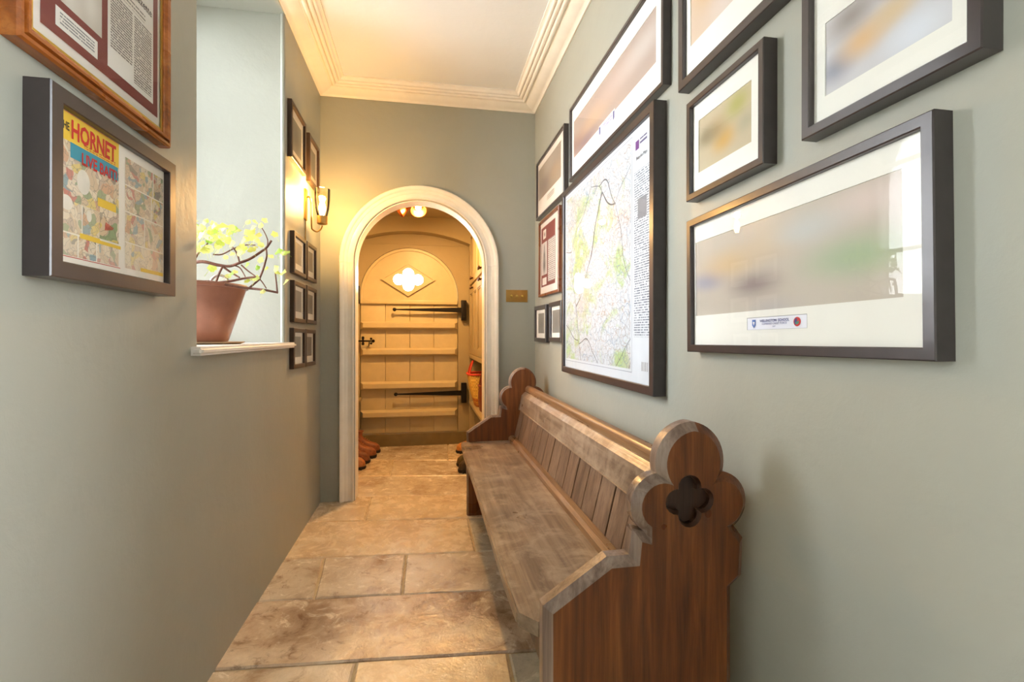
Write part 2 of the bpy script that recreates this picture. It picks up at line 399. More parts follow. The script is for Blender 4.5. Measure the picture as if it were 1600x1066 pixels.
# ------------------------------------------------------------------ structure: walls
WY0, WY1, WZ0, WZ1 = 1.571, 2.479, 1.02, 2.632           # window opening in the left wall
TW = .66
bm = BM()
slab(bm, [[(YB-.2, -.1), (YE+.001, -.1), (YE+.001, 2.86), (YB-.2, 2.86)], [(WY0, WZ0), (WY1, WZ0), (WY1, WZ1), (WY0, WZ1)], [(-.5, .5), (0, .5), (0, 2.4), (-.5, 2.4)]], TW, lambda u, v, w_: (XL - w_, u, v))
wall_left = struct('wall_left', bm, m_wall)
bm = BM(); slab(bm, [[(YB-.2, -.1), (YE, -.1), (YE, 2.86), (YB-.2, 2.86)], [(-1.2, .5), (.1, .5), (.1, 2.4), (-1.2, 2.4)]], .3, lambda u, v, w_: (XR + w_, u, v))
wall_right = struct('wall_right', bm, m_wall)
AX, AR, AS = -.024, .43, 1.56                             # archway centre, radius, springing height
arch_in = [(AX+AR, -.1)] + [(AX+AR*math.cos(a), AS+AR*math.sin(a)) for a in [PI*i/40 for i in range(41)]] + [(AX-AR, -.1)]
bm = BM(); slab(bm, [[(-1.4, -.1), (-1.4, 2.86), (1.3, 2.86), (1.3, -.1)] + arch_in], YL0-YE, lambda u, v, w_: (u, YE + w_, v))
wall_end = struct('wall_end', bm, m_wall)
struct('ceiling', bx((XL-.7, YB-.2, ZC), (XR+.3, YE+.12, 2.9)), m_ceil)
# wall behind the viewer
bm = BM(); slab(bm, [[(XL, -.1), (XR, -.1), (XR, 2.72), (XL, 2.72)]], .18, lambda u, v, w_: (u, YB - w_, v))
struct('wall_back', bm, m_wall)
def window(name, w_, h_, cols_, rows_, M):
    root = bpy.data.objects.new(name, None); COL.objects.link(root); root['kind'] = 'structure'; root.matrix_world = M
    b = BM()
    for a, c in (((-w_/2, -.03, 0), (-w_/2+.05, .03, h_)), ((w_/2-.05, -.03, 0), (w_/2, .03, h_)), ((-w_/2+.05, -.03, 0), (w_/2-.05, .03, .05)), ((-w_/2+.05, -.03, h_-.05), (w_/2-.05, .03, h_))): box(b, a, c)
    obj('window_frame', b, m_white, root)
    pw, ph = (w_-.1)/cols_, (h_-.1)/rows_
    for i in range(1, cols_): obj('glazing_bar', bx((-w_/2+.05+pw*i-.01, -.015, .05), (-w_/2+.05+pw*i+.01, .015, h_-.05)), m_white, root)
    for j in range(1, rows_): obj('glazing_bar', bx((-w_/2+.05, -.012, .05+ph*j-.01), (w_/2-.05, .012, .05+ph*j+.01)), m_white, root)
    obj('pane', bx((-w_/2+.05, -.002, .05), (w_/2-.05, .002, h_-.05)), m_wglass, root)
    return root
window('window_1', WY1-WY0, WZ1-WZ0, 2, 3, Matrix.Translation((XL-.55, (WY0+WY1)/2, WZ0)) @ Matrix.Rotation(PI/2, 4, 'Z'))
window('added_window_2', .5, 1.9, 1, 3, Matrix.Translation((XL-.55, -.25, .5)) @ Matrix.Rotation(PI/2, 4, 'Z'))  # unseen window, added for daylight on the near right wall
window('added_window_3', 1.3, 1.9, 2, 3, Matrix.Translation((XR+.24, -.55, .5)) @ Matrix.Rotation(PI/2, 4, 'Z'))  # unseen window added behind the camera to brighten left wall and floor
# window sill with horns, and the rounded corner beads of the reveal
bm = BM()
sill = [(XL+.035, WY0-.045), (XL+.035, WY1+.085), (XL, WY1+.085), (XL, WY1-.001), (XL-.52, WY1-.001), (XL-.52, WY0+.001), (XL, WY0+.001), (XL, WY0-.045)]
slab(bm, [sill], .026, lambda u, v, w_: (u, v, WZ0 + .002 + w_)); bmesh.ops.recalc_face_normals(bm, faces=bm.faces)
bmesh.ops.bevel(bm, geom=[e for e in bm.edges if all(v.co.x > XL+.03 or v.co.y < WY0-.03 or v.co.y > WY1+.05 for v in e.verts)], offset=.009, segments=3, affect='EDGES')
struct('trim_1', bm, m_sill)
bm = BM(); tube(bm, [(XL-.006, WY1-.002, WZ0+.03), (XL-.006, WY1-.002, WZ1)], .011, 10); struct('trim_2', bm, m_wall)
# cornice
cprof = [(0, 2.638), (.008, 2.636), (.012, 2.642), (.03, 2.645), (.078, 2.662), (.082, 2.668), (.088, 2.668)]
for k, (c0, r_) in enumerate(((.100, .012), (.124, .011), (.145, .009))):
    for i in range(7):
        a = PI - PI * i / 6
        cprof.append((c0 + r_*math.cos(a), 2.672 + k*.008 - r_*math.sin(a)*.9))
cprof += [(.158, 2.692), (.172, 2.692), (.172, 2.705)]
def cornice(name, A, B, nA, nB, inward):
    b = BM(); A, B = Vector(A), Vector(B); d = (B - A).normalized(); rings = []
    for P, s in ((A, nA), (B, nB)):
        rings.append([b.verts.new((P.x + inward[0]*p + d.x*s*p, P.y + inward[1]*p + d.y*s*p, z)) for p, z in cprof])
    for i in range(len(cprof)-1): b.faces.new((rings[0][i], rings[0][i+1], rings[1][i+1], rings[1][i]))
    return struct(name, b, m_cornice, None, 50)
cornice('trim_3', (XL, YB), (XL, YE), 1, -1, (1, 0)); cornice('trim_4', (XL, YE), (XR, YE), 1, -1, (0, -1))
cornice('trim_5', (XR, YB), (XR, YE), 1, -1, (-1, 0)); cornice('trim_6', (XL, YB), (XR, YB), 1, -1, (0, 1))
# arch casing: two jambs and the bent head, plus the white lining of the opening
aprof = [(0, 0), (0, .016), (.006, .020), (.014, .016), (.018, .013), (.040, .013), (.043, .017), (.060, .020), (.064, .027), (.072, .031), (.084, .031), (.089, .026), (.089, 0)]
def sweep(path, prof, name, parent, m):
    b = BM(); rings = []
    for (x, z, nx, nz) in path: rings.append([b.verts.new((x + nx*u, YE - t, z + nz*u)) for u, t in prof])
    for a, c in zip(rings, rings[1:]):
        for i in range(len(prof)-1): b.faces.new((a[i], a[i+1], c[i+1], c[i]))
    b.faces.new(rings[0]); b.faces.new(rings[-1][::-1])
    return obj(name, b, m, parent, 40)
casing = bpy.data.objects.new('trim_7', None); COL.objects.link(casing); casing['kind'] = 'structure'
R0 = AR + .004
sweep([(AX-R0, 0, -1, 0), (AX-R0, AS-.0015, -1, 0)], aprof, 'casing_jamb', casing, m_white)
sweep([(AX+R0, 0, 1, 0), (AX+R0, AS-.0015, 1, 0)], aprof, 'casing_jamb', casing, m_white)
sweep([(AX+R0*math.cos(a), AS+R0*math.sin(a), math.cos(a), math.sin(a)) for a in [PI*i/48 for i in range(49)]], aprof, 'casing_arch', casing, m_white)
bm = BM(); lin = [(AX+(AR)*math.cos(a), AS+(AR)*math.sin(a)) for a in [PI*i/48 for i in range(49)]]
lin = [(AX+AR, 0)] + lin + [(AX-AR, 0)]; lin2 = [(AX+(p[0]-AX)*.985, AS+(p[1]-AS)*(.985 if p[1] > AS else 1)) for p in lin]
V = [[bm.verts.new((p[0], y, p[1])) for p in q] for q, y in ((lin, YE-.004), (lin2, YE-.004), (lin2, YL0+.004), (lin, YL0+.004))]
for a, c in zip(V, V[1:]):
    for i in range(len(lin)-1): bm.faces.new((a[i], a[i+1], c[i+1], c[i]))
obj('casing_lining', bm, m_white, casing)

# ------------------------------------------------------------------ lobby beyond the arch
struct('wall_lobby_left', bx((-1.0, YL0, -.1), (-.82, YD+.2, 2.6)), m_lobby)
struct('wall_lobby_right', bx((.95, YL0, -.1), (1.1, YD+.2, 2.6)), m_lobby)
struct('ceiling_lobby', bx((-1.0, YL0, ZLC), (1.1, YD+.2, 2.6)), m_lobby)
dl, dr = ony((563, 560), YD)[0], ony((715, 560), YD)[0]
dc, dh = (dl+dr)/2, (dr-dl)/2
dtop = ony((640, 388), YD)[2]; dhm = ony((640, 470), YD)[2]; dbot = ony((640, 676), YD)[2]
dsp = dtop - dh
door_out = lambda e: [(dc+dh+e, dbot-.3)] + arc(dc, dsp, dh+e, 0, 180, 36) + [(dc-dh-e, dbot-.3)]
bm = BM(); slab(bm, [[(-.82, -.1), (-.82, ZLC), (.95, ZLC), (.95, -.1)] + door_out(.004)], .2, lambda u, v, w_: (u, YD + w_, v))
wle = struct('wall_lobby_end', bm, m_lobby)
p0, p1, p2 = ony((560, 372), YD-.14), ony((640, 361), YD-.14), ony((733, 381), YD-.14)
arcpts = [(-.82, p0[2]-.06)]
for i in range(25):
    x = -.80 + 1.3*i/24; t = (x - p0[0])/(p2[0]-p0[0])
    arcpts.append((x, p0[2] + (p2[2]-p0[2])*t + 4*(p1[2]-(p0[2]+p2[2])/2)*t*(1-t)))
bm = BM(); slab(bm, [[(.5, ZLC), (-.82, ZLC)] + arcpts], .14, lambda u, v, w_: (u, YD - .14 + w_, v))
obj('lintel', bm, m_lobby, wle)
obj('picture_rail', bx((-.8, YD-.006, ony((640, 383), YD)[2]), (.44, YD, ony((640, 383), YD)[2]+.012), .002), m_lobby, wle)
struct('trim_8', bx((-.82, YD-.06, -.01), (.44, YD+.16, dbot-.0005), .002), plain('threshold_paint', srgb(112, 96, 62), .4))
# outer door
door = bpy.data.objects.new('door_1', None); COL.objects.link(door); door['kind'] = 'structure'; door.location = (dc, YD, dbot)
D = lambda p: (ony(p, YD)[0]-dc, ony(p, YD)[2]-dbot)
nz = dhm - dbot
for i in range(4):
    a, b = -dh + 2*dh*i/4, -dh + 2*dh*(i+1)/4
    obj('plank', bx((a+.0015, .012, 0), (b-.0015, .05, nz), .003), m_door, door)
obj('backing_board', bx((-dh+.002, .05, 0), (dh-.002, .062, nz+.01)), m_door, door)
bm = BM(); slab(bm, [[(dh+.02, -.0), (dh+.02, dsp-dbot)] + arc(0, dsp-dbot, dh+.02, 0, 180, 36)[1:] + [(-dh-.02, 0), (-dh+.015, 0)] + arc(0, dsp-dbot, dh-.015, 180, 0, 36) + [(dh-.015, 0)]], .015, lambda u, v, w_: (u, .063 + w_, v)); obj('door_stop', bm, m_door, door)
qc = D((638, 437)); zs = dsp - dbot
hm = [(dh-.003, nz)] + arc(0, zs, dh-.003, 0, 180, 36) + [(-dh+.003, nz)]
bm = BM(); slab(bm, [hm, quatrefoil(qc[0], qc[1], .092, .058, .0555)], .045, lambda u, v, w_: (u, .004 + w_, v)); obj('arched_panel', bm, m_door, door)
bm = BM(); rim = [(dh-.003, nz)] + arc(0, zs, dh-.003, 0, 180, 36) + [(-dh+.003, nz)]; rin = [(dh-.028, nz)] + arc(0, zs, dh-.028, 0, 180, 36) + [(-dh+.028, nz)]
slab(bm, [rim + rin[::-1]], .02, lambda u, v, w_: (u, -.012 + w_, v)); obj('arched_bead', bm, m_door, door)
dw, dhh = .258, .162
dia = lambda k: [(qc[0]+dw*k, qc[1]), (qc[0], qc[1]+dhh*k), (qc[0]-dw*k, qc[1]), (qc[0], qc[1]-dhh*k)]
bm = BM(); slab(bm, [dia(1.), quatrefoil(qc[0], qc[1], .092, .058, .057)], .016, lambda u, v, w_: (u, -.012 + w_, v)); dmd = obj('diamond_surround', bm, m_door, door)
bm = BM(); slab(bm, [dia(1.03), dia(.94)], .01, lambda u, v, w_: (u, -.02 + w_, v)); obj('diamond_moulding', bm, m_door, door)
bm = BM(); slab(bm, [dia(.8)], .004, lambda u, v, w_: (u, .053 + w_, v)); obj('quatrefoil_pane', bm, m_wglass, door)
obj('ledge', bx((-dh+.002, -.02, nz-.035), (dh-.002, .012, nz+.004), .006), m_door, door)
def ledge(zc, hh=.038):
    b = BM(); t = .052; A = [(-dh+.002, dh-.002, hh), (-dh+.03, dh-.03, hh*.55)]
    V = []
    for (x0, x1, h2), y in ((A[0], .012), (A[0], -.01), (A[1], -t)):
        V.append([b.verts.new(p) for p in ((x0, y, zc-h2), (x1, y, zc-h2), (x1, y, zc+h2), (x0, y, zc+h2))])
    for p, q in zip(V, V[1:]):
        for i in range(4): b.faces.new((p[i], p[(i+1) % 4], q[(i+1) % 4], q[i]))
    b.faces.new(V[-1]); b.faces.new(V[0][::-1])
    obj('ledge', b, m_door, door, 20)
for py in (509, 550, 602, 646): ledge(D((640, py))[1])
for py, xl in ((485, 616), (613.5, 618)):
    z = D((700, py))[1]; x0 = D((xl, py))[0]; x1 = D((722, py))[0]
    b = BM(); hp = [(x0+.02, z-.006), (x1, z-.026), (x1, z+.026), (x0+.02, z+.006)]
    slab(b, [hp], .008, lambda u, v, w_: (u, -.062 + w_, v)); st = obj('strap_hinge', b, m_iron, door)
    b = BM(); lathe(b, [(0, -.006), (.018, -.006), (.018, .004), (.01, .008), (0, .008)], (x0+.006, -.058, z), 16, Matrix.Rotation(PI/2, 3, 'X')); obj('hinge_finial', b, m_iron, st)
    obj('hinge_plate', bx((x1-.012, -.066, z-.1), (x1+.04, -.006 if False else -.002, z+.1), .004), m_iron, st)
    for k in (-.07, .07):
        b = BM(); lathe(b, [(0, .005), (.006, .004), (.008, 0)], (x1+.014, -.066, z+k), 10, Matrix.Rotation(PI/2, 3, 'X')); obj('nail_head', b, m_iron, st)
lz = D((570, 533)); b = BM(); box(b, (lz[0]-.06, -.066, lz[1]-.008), (lz[0]+.07, -.054, lz[1]+.008), .003); la = obj('latch', b, m_iron, door)
b = BM()
for (ox, oz, r_) in ((.085, 0, .016), (.066, .022, .012), (.066, -.022, .012), (-.01, .03, .014), (-.01, -.026, .014)): lathe(b, [(0, .004), (r_*.7, .003), (r_, -.004), (0, -.004)], (lz[0]+ox, -.062, lz[1]+oz), 12, Matrix.Rotation(PI/2, 3, 'X'))
box(b, (lz[0]-.02, -.062, lz[1]-.04), (lz[0], -.054, lz[1]+.045), .003)
obj('latch_finial', b, m_iron, la)
b = BM(); tube(b, smooth_path([(lz[0]+.05, -.06, lz[1]), (lz[0]+.05, -.085, lz[1]-.02), (lz[0]+.048, -.08, lz[1]-.045)]), .005); obj('thumb_lift', b, m_iron, la)
b = BM(); box(b, (-dh-.07, -.03, lz[1]-.09), (-dh-.03, 0, lz[1]+.07), .004); obj('latch_keeper', b, m_iron, door)
b = BM(); tube(b, [(-dh-.012, -.02, D((560, 448))[1]), (-dh-.012, -.02, D((560, 475))[1])], .008); box(b, (-dh-.05, -.02, D((560, 448))[1]-.006), (-dh-.005, -.008, D((560, 448))[1]+.006)); obj('bolt_guide', b, m_iron, door)

# bench on the left and cupboards on the right of the lobby
t = thing('boot_bench', 'ochre painted bench against the left lobby wall above the brown boots', 'bench', (-.72, 4.1, 0))
bxf = ony((561, 628), 4.6)[0] + .72
obj('seat_board', bx((-.1, -.66, .455), (bxf, .74, .485), .006), m_lobby, t)
obj('front_rail', bx((bxf-.045, -.66, .37), (bxf-.02, .74, .455), .003), m_lobby, t)
for y in (-.64, .70): obj('end_panel', bx((-.1, y, 0), (bxf-.02, y+.025, .455), .002), m_lobby, t)
XC = .44
t = thing('built_in_cupboard', 'ochre built-in wall cupboard with panelled doors right of the arched door', 'cupboard', (XC, 4.12, 0))
y0, y1 = -.68, .70
bm = BM(); box(bm, (.022, y0, .875), (.5, y1, 2.225)); obj('body', bm, m_lobby, t)
obj('cornice_rail', bx((-.004, y0, 2.12), (.022, y1, 2.2), .003), m_lobby, t)
obj('bottom_rail', bx((-.006, y0, .862), (.03, y1, .90), .004), m_lobby, t)
m_knob = plain('knob_dark', srgb(70, 44, 24), .4, .5)
nd = 4
for tier, (za, zb) in enumerate(((.905, 1.56), (1.585, 2.115))):
    for k in range(nd):
        a, b_ = y0+.01 + (y1-y0-.02)*k/nd, y0+.01 + (y1-y0-.02)*(k+1)/nd
        bm = BM(); fr = [(a+.003, za), (b_-.003, za), (b_-.003, zb), (a+.003, zb)]; hole = [(a+.055, za+.06), (b_-.055, za+.06), (b_-.055, zb-.07), (a+.055, zb-.07)]
        slab(bm, [fr, hole], .022, lambda u, v, w_: (w_, u, v)); dd = obj('cupboard_door', bm, m_lobby, t)
        bm = BM(); slab(bm, [hole], .008, lambda u, v, w_: (.012 + w_, u, v)); obj('door_panel', bm, m_lobby, dd)
        bm = BM(); slab(bm, [hole, inset2(hole, .012)], .008, lambda u, v, w_: (.005 + w_, u, v)); obj('panel_moulding', bm, m_lobby, dd)
        bm = BM(); lathe(bm, [(0, .03), (.012, .028), (.015, .02), (.006, .012), (.006, 0)], (0, (b_-.028) if k % 2 == 0 else a+.028, (zb-.03) if tier == 0 else za+.035), 12, Matrix.Rotation(-PI/2, 3, 'Y')); obj('knob', bm, m_knob, dd)
obj('side_panel', bx((0, y1, 0), (.5, y1+.03, 2.225)), m_lobby, t)
obj('back_panel', bx((.46, y0, .02), (.5, y1, .875)), m_lobby, t)
sh = thing('lobby_shelf', 'ochre painted shelf board carrying the bags under the cupboard', 'shelf', (XC, 4.12, 0))
obj('shelf_board', bx((-.005, y0+.01, .40), (.455, y1-.005, .425), .004), m_lobby, sh)
obj('support', bx((.05, y0+.02, 0), (.44, y0+.045, .40), .002), m_lobby, sh)
obj('support', bx((.05, y1-.04, 0), (.44, y1-.015, .40), .002), m_lobby, sh)

# boots and shoes
m_sole = plain('rubber_sole', srgb(34, 28, 24), .7, var=.2)
def boot(label, loc, rz, L, hs, cols_, group='boots in the lobby', W=.095, cat='boot'):
    up = plain('leather_' + label[:12].replace(' ', '_'), cols_, .5, var=.35, scale=45, bump=.5, bscale=60)
    t = thing('walking_boot' if cat == 'boot' else 'shoe', label, cat, loc, (0, 0, rz), group)
    def ring(b, x0, x1, hw, z, n=20):
        cx, a = (x0+x1)/2, (x1-x0)/2; out = []
        for k in range(n):
            th = 2*PI*k/n; c_, s_ = math.cos(th), math.sin(th)
            x = cx + a*math.copysign(abs(c_)**.8, c_); wid = hw*(1 - .18*max(0, -c_)) * (1 - .12*math.exp(-((x/L-.42)/.14)**2))
            out.append(b.verts.new((x, wid*math.copysign(abs(s_)**.8, s_), z)))
        return out
    def loft(b, R):
        for p, q in zip(R, R[1:]):
            for k in range(len(p)): b.faces.new((p[k], p[(k+1) % len(p)], q[(k+1) % len(p)], q[k]))
        b.faces.new(R[0][::-1]); b.faces.new(R[-1])
    b = BM(); loft(b, [ring(b, 0, L, W*.5, 0), ring(b, -.004, L+.006, W*.54, .008), ring(b, -.004, L+.006, W*.54, .024)]); obj('sole', b, m_sole, t)
    b = BM()
    for k in range(9): box(b, (L*(.06+.1*k), -W*.56, 0), (L*(.1+.1*k), W*.56, .014))
    obj('tread', b, m_sole, t)
    prof = [(0, L, .5, .024), (-.002, L, .51, .04), (0, L*.985, .5, .062), (.004, L*.9, .46, .084), (.008, L*.72, .42, .1), (.012, L*.56, .40, .12)]
    if hs > .13: prof += [(.014, L*.47, .39, .15), (.012, L*.46, .40, hs*.8), (.008, L*.47, .42, hs)]
    b = BM(); loft(b, [ring(b, p[0], p[1], W*p[2], p[3]) for p in prof]); obj('upper', b, up, t, 60)
    b = BM()
    for k in range(4): x = L*(.72-.055*k); z = .098 + .012*k; tube(b, [(x, -.02, z), (x, 0, z+.004), (x-.004, .02, z)], .0028, 6)
    obj('laces', b, plain('laces_' + label[:8].replace(' ', '_'), srgb(196, 120, 60), .8), t)
    if hs > .13:
        b = BM(); tube(b, [(L*.24 + L*.235*math.cos(2*PI*k/16), W*.42*math.sin(2*PI*k/16), hs) for k in range(17)], .008, 6); obj('collar', b, up, t)
    return t
boot('rust brown walking boot with laces, farthest on the left lobby floor', (-.70, 4.60, .002), 0, .29, .2, srgb(140, 80, 42))
boot('chestnut walking boot in the middle of the row left of the door', (-.715, 4.40, .002), .05, .29, .17, srgb(150, 88, 48))
boot('tan leather shoe nearest the archway on the left lobby floor', (-.745, 4.03, .002), .08, .27, .12, srgb(176, 112, 60), cat='shoe')
boot('brown low shoe between the chestnut boot and the tan shoe', (-.73, 4.21, .002), .1, .27, .12, srgb(128, 74, 40), cat='shoe')
boot('pale tan boot toe showing behind the pew on the right lobby floor', (.565, 4.45, .002), PI, .28, .16, srgb(196, 130, 66))
boot('olive green shoe beside the far foot of the pew', (.53, 3.98, .002), PI-.05, .27, .12, srgb(84, 72, 40), cat='shoe')
boot('dark brown shoe under the shelf nearest the far foot of the pew', (.52, 3.82, .002), PI+.04, .26, .12, srgb(70, 50, 30), cat='shoe')
# bags on the shelf
def bag(name, label, loc, w0, w1, d0, d1, h, mat, rz=0, handle=None):
    t = thing(name, label, 'bag', loc, (0, 0, rz), 'bags on the lobby shelf')
    b = BM(); R = []; n = 28
    prof = [(0, .92), (.012, 1.), (.25, 1.05), (.55, 1.06), (.85, 1.0), (1., .97)]
    for f_, k in prof:
        wx, dy = (w0+(w1-w0)*f_)*k, (d0+(d1-d0)*f_)*k
        R.append([b.verts.new((wx*math.copysign(abs(math.cos(a))**.6, math.cos(a)), dy*math.copysign(abs(math.sin(a))**.6, math.sin(a)), h*f_)) for a in [2*PI*i/n for i in range(n)]])
    for p, q in zip(R, R[1:]):
        for i in range(n): b.faces.new((p[i], p[(i+1) % n], q[(i+1) % n], q[i]))
    b.faces.new(R[0][::-1]); obj('body', b, mat, t, 60)
    b = BM(); tube(b, [(w1*.97*math.copysign(abs(math.cos(a))**.6, math.cos(a)), d1*.97*math.copysign(abs(math.sin(a))**.6, math.sin(a)), h) for a in [2*PI*i/28 for i in range(29)]], .009, 8); obj('rim', b, handle or mat, t)
    for sx in (-1, 1):
        b = BM(); tube(b, smooth_path([(sx*w1*.9, -d1*.45, h-.02), (sx*w1*.75, -d1*.35, h+.07), (sx*w1*.6, 0, h+.12), (sx*w1*.75, d1*.35, h+.07), (sx*w1*.9, d1*.45, h-.02)]), .008, 8); obj('handle', b, handle or mat, t)
    return t
m, nt, p = newmat('woven_yellow_red'); v = coords(nt); s = N(nt, 'ShaderNodeSeparateXYZ'); nt.links.new(v, s.inputs[0])
chk = N(nt, 'ShaderNodeTexChecker'); chk.inputs['Scale'].default_value = 62; nt.links.new(v, chk.inputs['Vector']); chk.inputs['Color1'].default_value = srgb(238, 196, 92); chk.inputs['Color2'].default_value = srgb(176, 120, 50)
bnd = ramp(nt, maths(nt, 'DIVIDE', s.outputs[2], .33), [(0, srgb(190, 52, 30)), (.1, srgb(226, 150, 60)), (.16, srgb(190, 52, 30)), (.24, srgb(236, 200, 100)), (.86, srgb(214, 70, 44))], 'CONSTANT')
nt.links.new(mix(nt, .5, chk.outputs[0], bnd), p.inputs['Base Color']); p.inputs['Roughness'].default_value = .7
wave = noise(nt, v, 90., 2); bumpn(nt, p, wave, .6)
bag('woven_bag', 'yellow and red woven basket bag with upright handles on the lobby shelf', (.535, 4.5, .426), .075, .15, .13, .17, .30, m, 0, plain('bag_red', srgb(206, 66, 44), .7))
bag('leather_bag', 'reddish brown leather bag in front of the woven bag on the shelf', (.56, 4.16, .426), .09, .10, .13, .13, .22, plain('bag_leather', srgb(120, 50, 28), .45), 0)
bag('striped_bag', 'cream striped bag half hidden by the archway on the shelf', (.575, 3.86, .426), .09, .10, .12, .12, .3, plain('bag_cream', srgb(206, 160, 96), .7, var=.35, scale=25), 0)

# ceiling spotlight of the lobby
sx_, sy_ = ony((651, 323), 4.0)[0], 4.0
t = thing('ceiling_spotlight', 'two-headed copper spotlight on the lobby ceiling', 'lamp', (sx_-.04, sy_, ZLC-.001))
b = BM(); lathe(b, [(0, 0), (.045, 0), (.045, -.012), (.03, -.02), (0, -.02)]); obj('ceiling_rose', b, m_copper, t)
def head(px_, d, lit):
    c0 = Vector((px_, 0, -.07 if lit else -.082)); d = Vector(d).normalized(); q = Vector((0, 0, 1)).rotation_difference(d).to_matrix()
    b = BM(); tube(b, smooth_path([(px_*.3, 0, -.018), (px_*.7, 0, -.03), tuple(c0)]), .006); ar = obj('arm', b, m_copper, t)
    b = BM(); lathe(b, [(0, -.035), (.02, -.035), (.026, -.01), (.064, .1), (.061, .1), (.023, -.006), (0, -.006)], c0, 20, q); hd = obj('lamp_head', b, m_copper, t)
    if lit:
        b = BM(); lathe(b, [(0, .045), (.018, .043), (.024, .03), (.02, .01), (0, .005)], c0 + d*.03, 16, q); obj('bulb', b, emit('halogen_bulb', (1, .78, .45, 1), 60), hd)
        l = bpy.data.lights.new('halogen_light', 'POINT'); l.energy = SPOT_W; l.color = (1, .56, .20); l.shadow_soft_size = .03
        o = bpy.data.objects.new('halogen_light', l); COL.objects.link(o); o.location = Vector(t.location) + c0 + d*.13
head(-.022, (-.66, -.1, -.45), False); head(.05, (.05, -.5, -.6), True)

# ------------------------------------------------------------------ pew
SY0, SY1 = .98, 2.93; TK = .055
def isect(s0, s1, near):
    """meeting point of two outline pieces (line ('L',p,q) or arc ('A',c,r)) closest to near"""
    if s0[0] == 'L' and s1[0] == 'L':
        p, r = s0[1], s0[2]-s0[1]; q, t_ = s1[1], s1[2]-s1[1]
        den = r.x*t_.y - r.y*t_.x; k = ((q.x-p.x)*t_.y - (q.y-p.y)*t_.x) / den
        return p + r*k
    if s0[0] == 'A' and s1[0] == 'A':
        c0, r0, c1, r1 = s0[1], s0[2], s1[1], s1[2]; dv = c1-c0; d = dv.length
        a = (r0*r0 - r1*r1 + d*d)/(2*d); h = math.sqrt(max(0, r0*r0-a*a)); m_ = c0 + dv*(a/d); nrm = Vector((-dv.y, dv.x))/d
        c = [m_ + nrm*h, m_ - nrm*h]
    else:
        L, A = (s0, s1) if s0[0] == 'L' else (s1, s0)
        u = (L[2]-L[1]).normalized(); f0 = L[1] + u*((A[1]-L[1]).dot(u)); h = math.sqrt(max(0, A[2]**2 - (f0-A[1]).length**2)); c = [f0+u*h, f0-u*h]
    return min(c, key=lambda v: (v-near).length)
def pew_outline(d):
    V2 = lambda x, z: Vector((x, z))
    pts = [V2(.247, 0), V2(.69, 0), V2(.69, .505), V2(.718, .528), V2(.722, .614), V2(.700, .6425), V2(.674, .770), V2(.590, .887), V2(.506, .772), V2(.479, .6455), V2(.450, .655), V2(.444, .597), V2(.391, .597), V2(.247, .503)]
    arcs = {5: (V2(.660, .700), .070), 6: (V2(.582, .795), .092), 7: (V2(.598, .795), .092), 8: (V2(.517, .704), .070)}
    n = len(pts); segs = []
    for i in range(n):
        p, q = pts[i], pts[(i+1) % n]
        if i in arcs: segs.append(('A', arcs[i][0], arcs[i][1]-d))
        else:
            u = (q-p).normalized(); nn = V2(-u.y, u.x)*(d if i else 0); segs.append(('L', p+nn, q+nn))
    vert = [isect(segs[i-1], segs[i], pts[i]) for i in range(n)]
    out = []
    for i in range(n):
        a, b = vert[i], vert[(i+1) % n]
        if segs[i][0] == 'L': out.append(tuple(a)); continue
        c, r = segs[i][1], segs[i][2]; a0 = math.atan2(a.y-c.y, a.x-c.x); a1 = math.atan2(b.y-c.y, b.x-c.x)
        while a1 < a0: a1 += 2*PI
        out += [(c.x + r*math.cos(a0+(a1-a0)*k/14), c.y + r*math.sin(a0+(a1-a0)*k/14)) for k in range(14)]
    return out
OUT = pew_outline(0.)
def pew_end(parent, ynear, sgn):
    b = BM()
    I = pew_outline(.019); I2 = pew_outline(.010)
    q1, q2 = quatrefoil(.580, .712, .030, .030, .0285, 8), quatrefoil(.580, .712, .030, .030, .0235, 8)
    yo = lambda f_: ynear + sgn*f_
    V0 = fill_loops(b, [[(u, yo(0), v) for u, v in I], [(u, yo(0), v) for u, v in q1]])
    A = [b.verts.new((p[0], yo(.017), p[1])) for p in OUT]; C = [b.verts.new((p[0], yo(TK-.010), p[1])) for p in OUT]
    V1 = fill_loops(b, [[(u, yo(TK), v) for u, v in I2]])
    for P, Q in ((V0[0], A), (A, C), (C, V1[0])):
        for i in range(len(P)):
            j = (i+1) % len(P); f_ = b.faces.new((P[i], P[j], Q[j], Q[i]))
            if i >= 32 and OUT[i][1] > .3: f_.material_index = 1       # seat side: chamfer and edge pale, sky reflection painted into the colour
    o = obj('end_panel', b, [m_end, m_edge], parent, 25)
    b = BM(); ra = [b.verts.new((u, yo(0), v)) for u, v in q1]; rb = [b.verts.new((u, yo(.010), v)) for u, v in q2]
    for i in range(len(ra)): j = (i+1) % len(ra); b.faces.new((ra[i], ra[j], rb[j], rb[i]))
    R2 = fill_loops(b, [[(u, yo(.022), v) for u, v in q2]])[0]
    for i in range(len(rb)): j = (i+1) % len(rb); b.faces.new((rb[i], rb[j], R2[j], R2[i]))
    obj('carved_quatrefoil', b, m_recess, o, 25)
pew = thing('church_pew', 'old carved oak church pew with trefoil ends along the right wall', 'pew', (0, 0, 0))
pew_end(pew, SY0, 1); pew_end(pew, SY1, -1)
ya, yb = SY0+TK, SY1-TK
sp = [(.245, SY0+.045), (.208, SY0+.075), (.204, 1.25), (.207, 1.6), (.209, 2.1), (.206, 2.6), (.212, yb-.002), (.53, yb-.002), (.53, ya+.001), (.247, ya+.001)]
sp[0] = (.247, ya+.001); sp[1] = (.207, ya+.05); sp.pop()
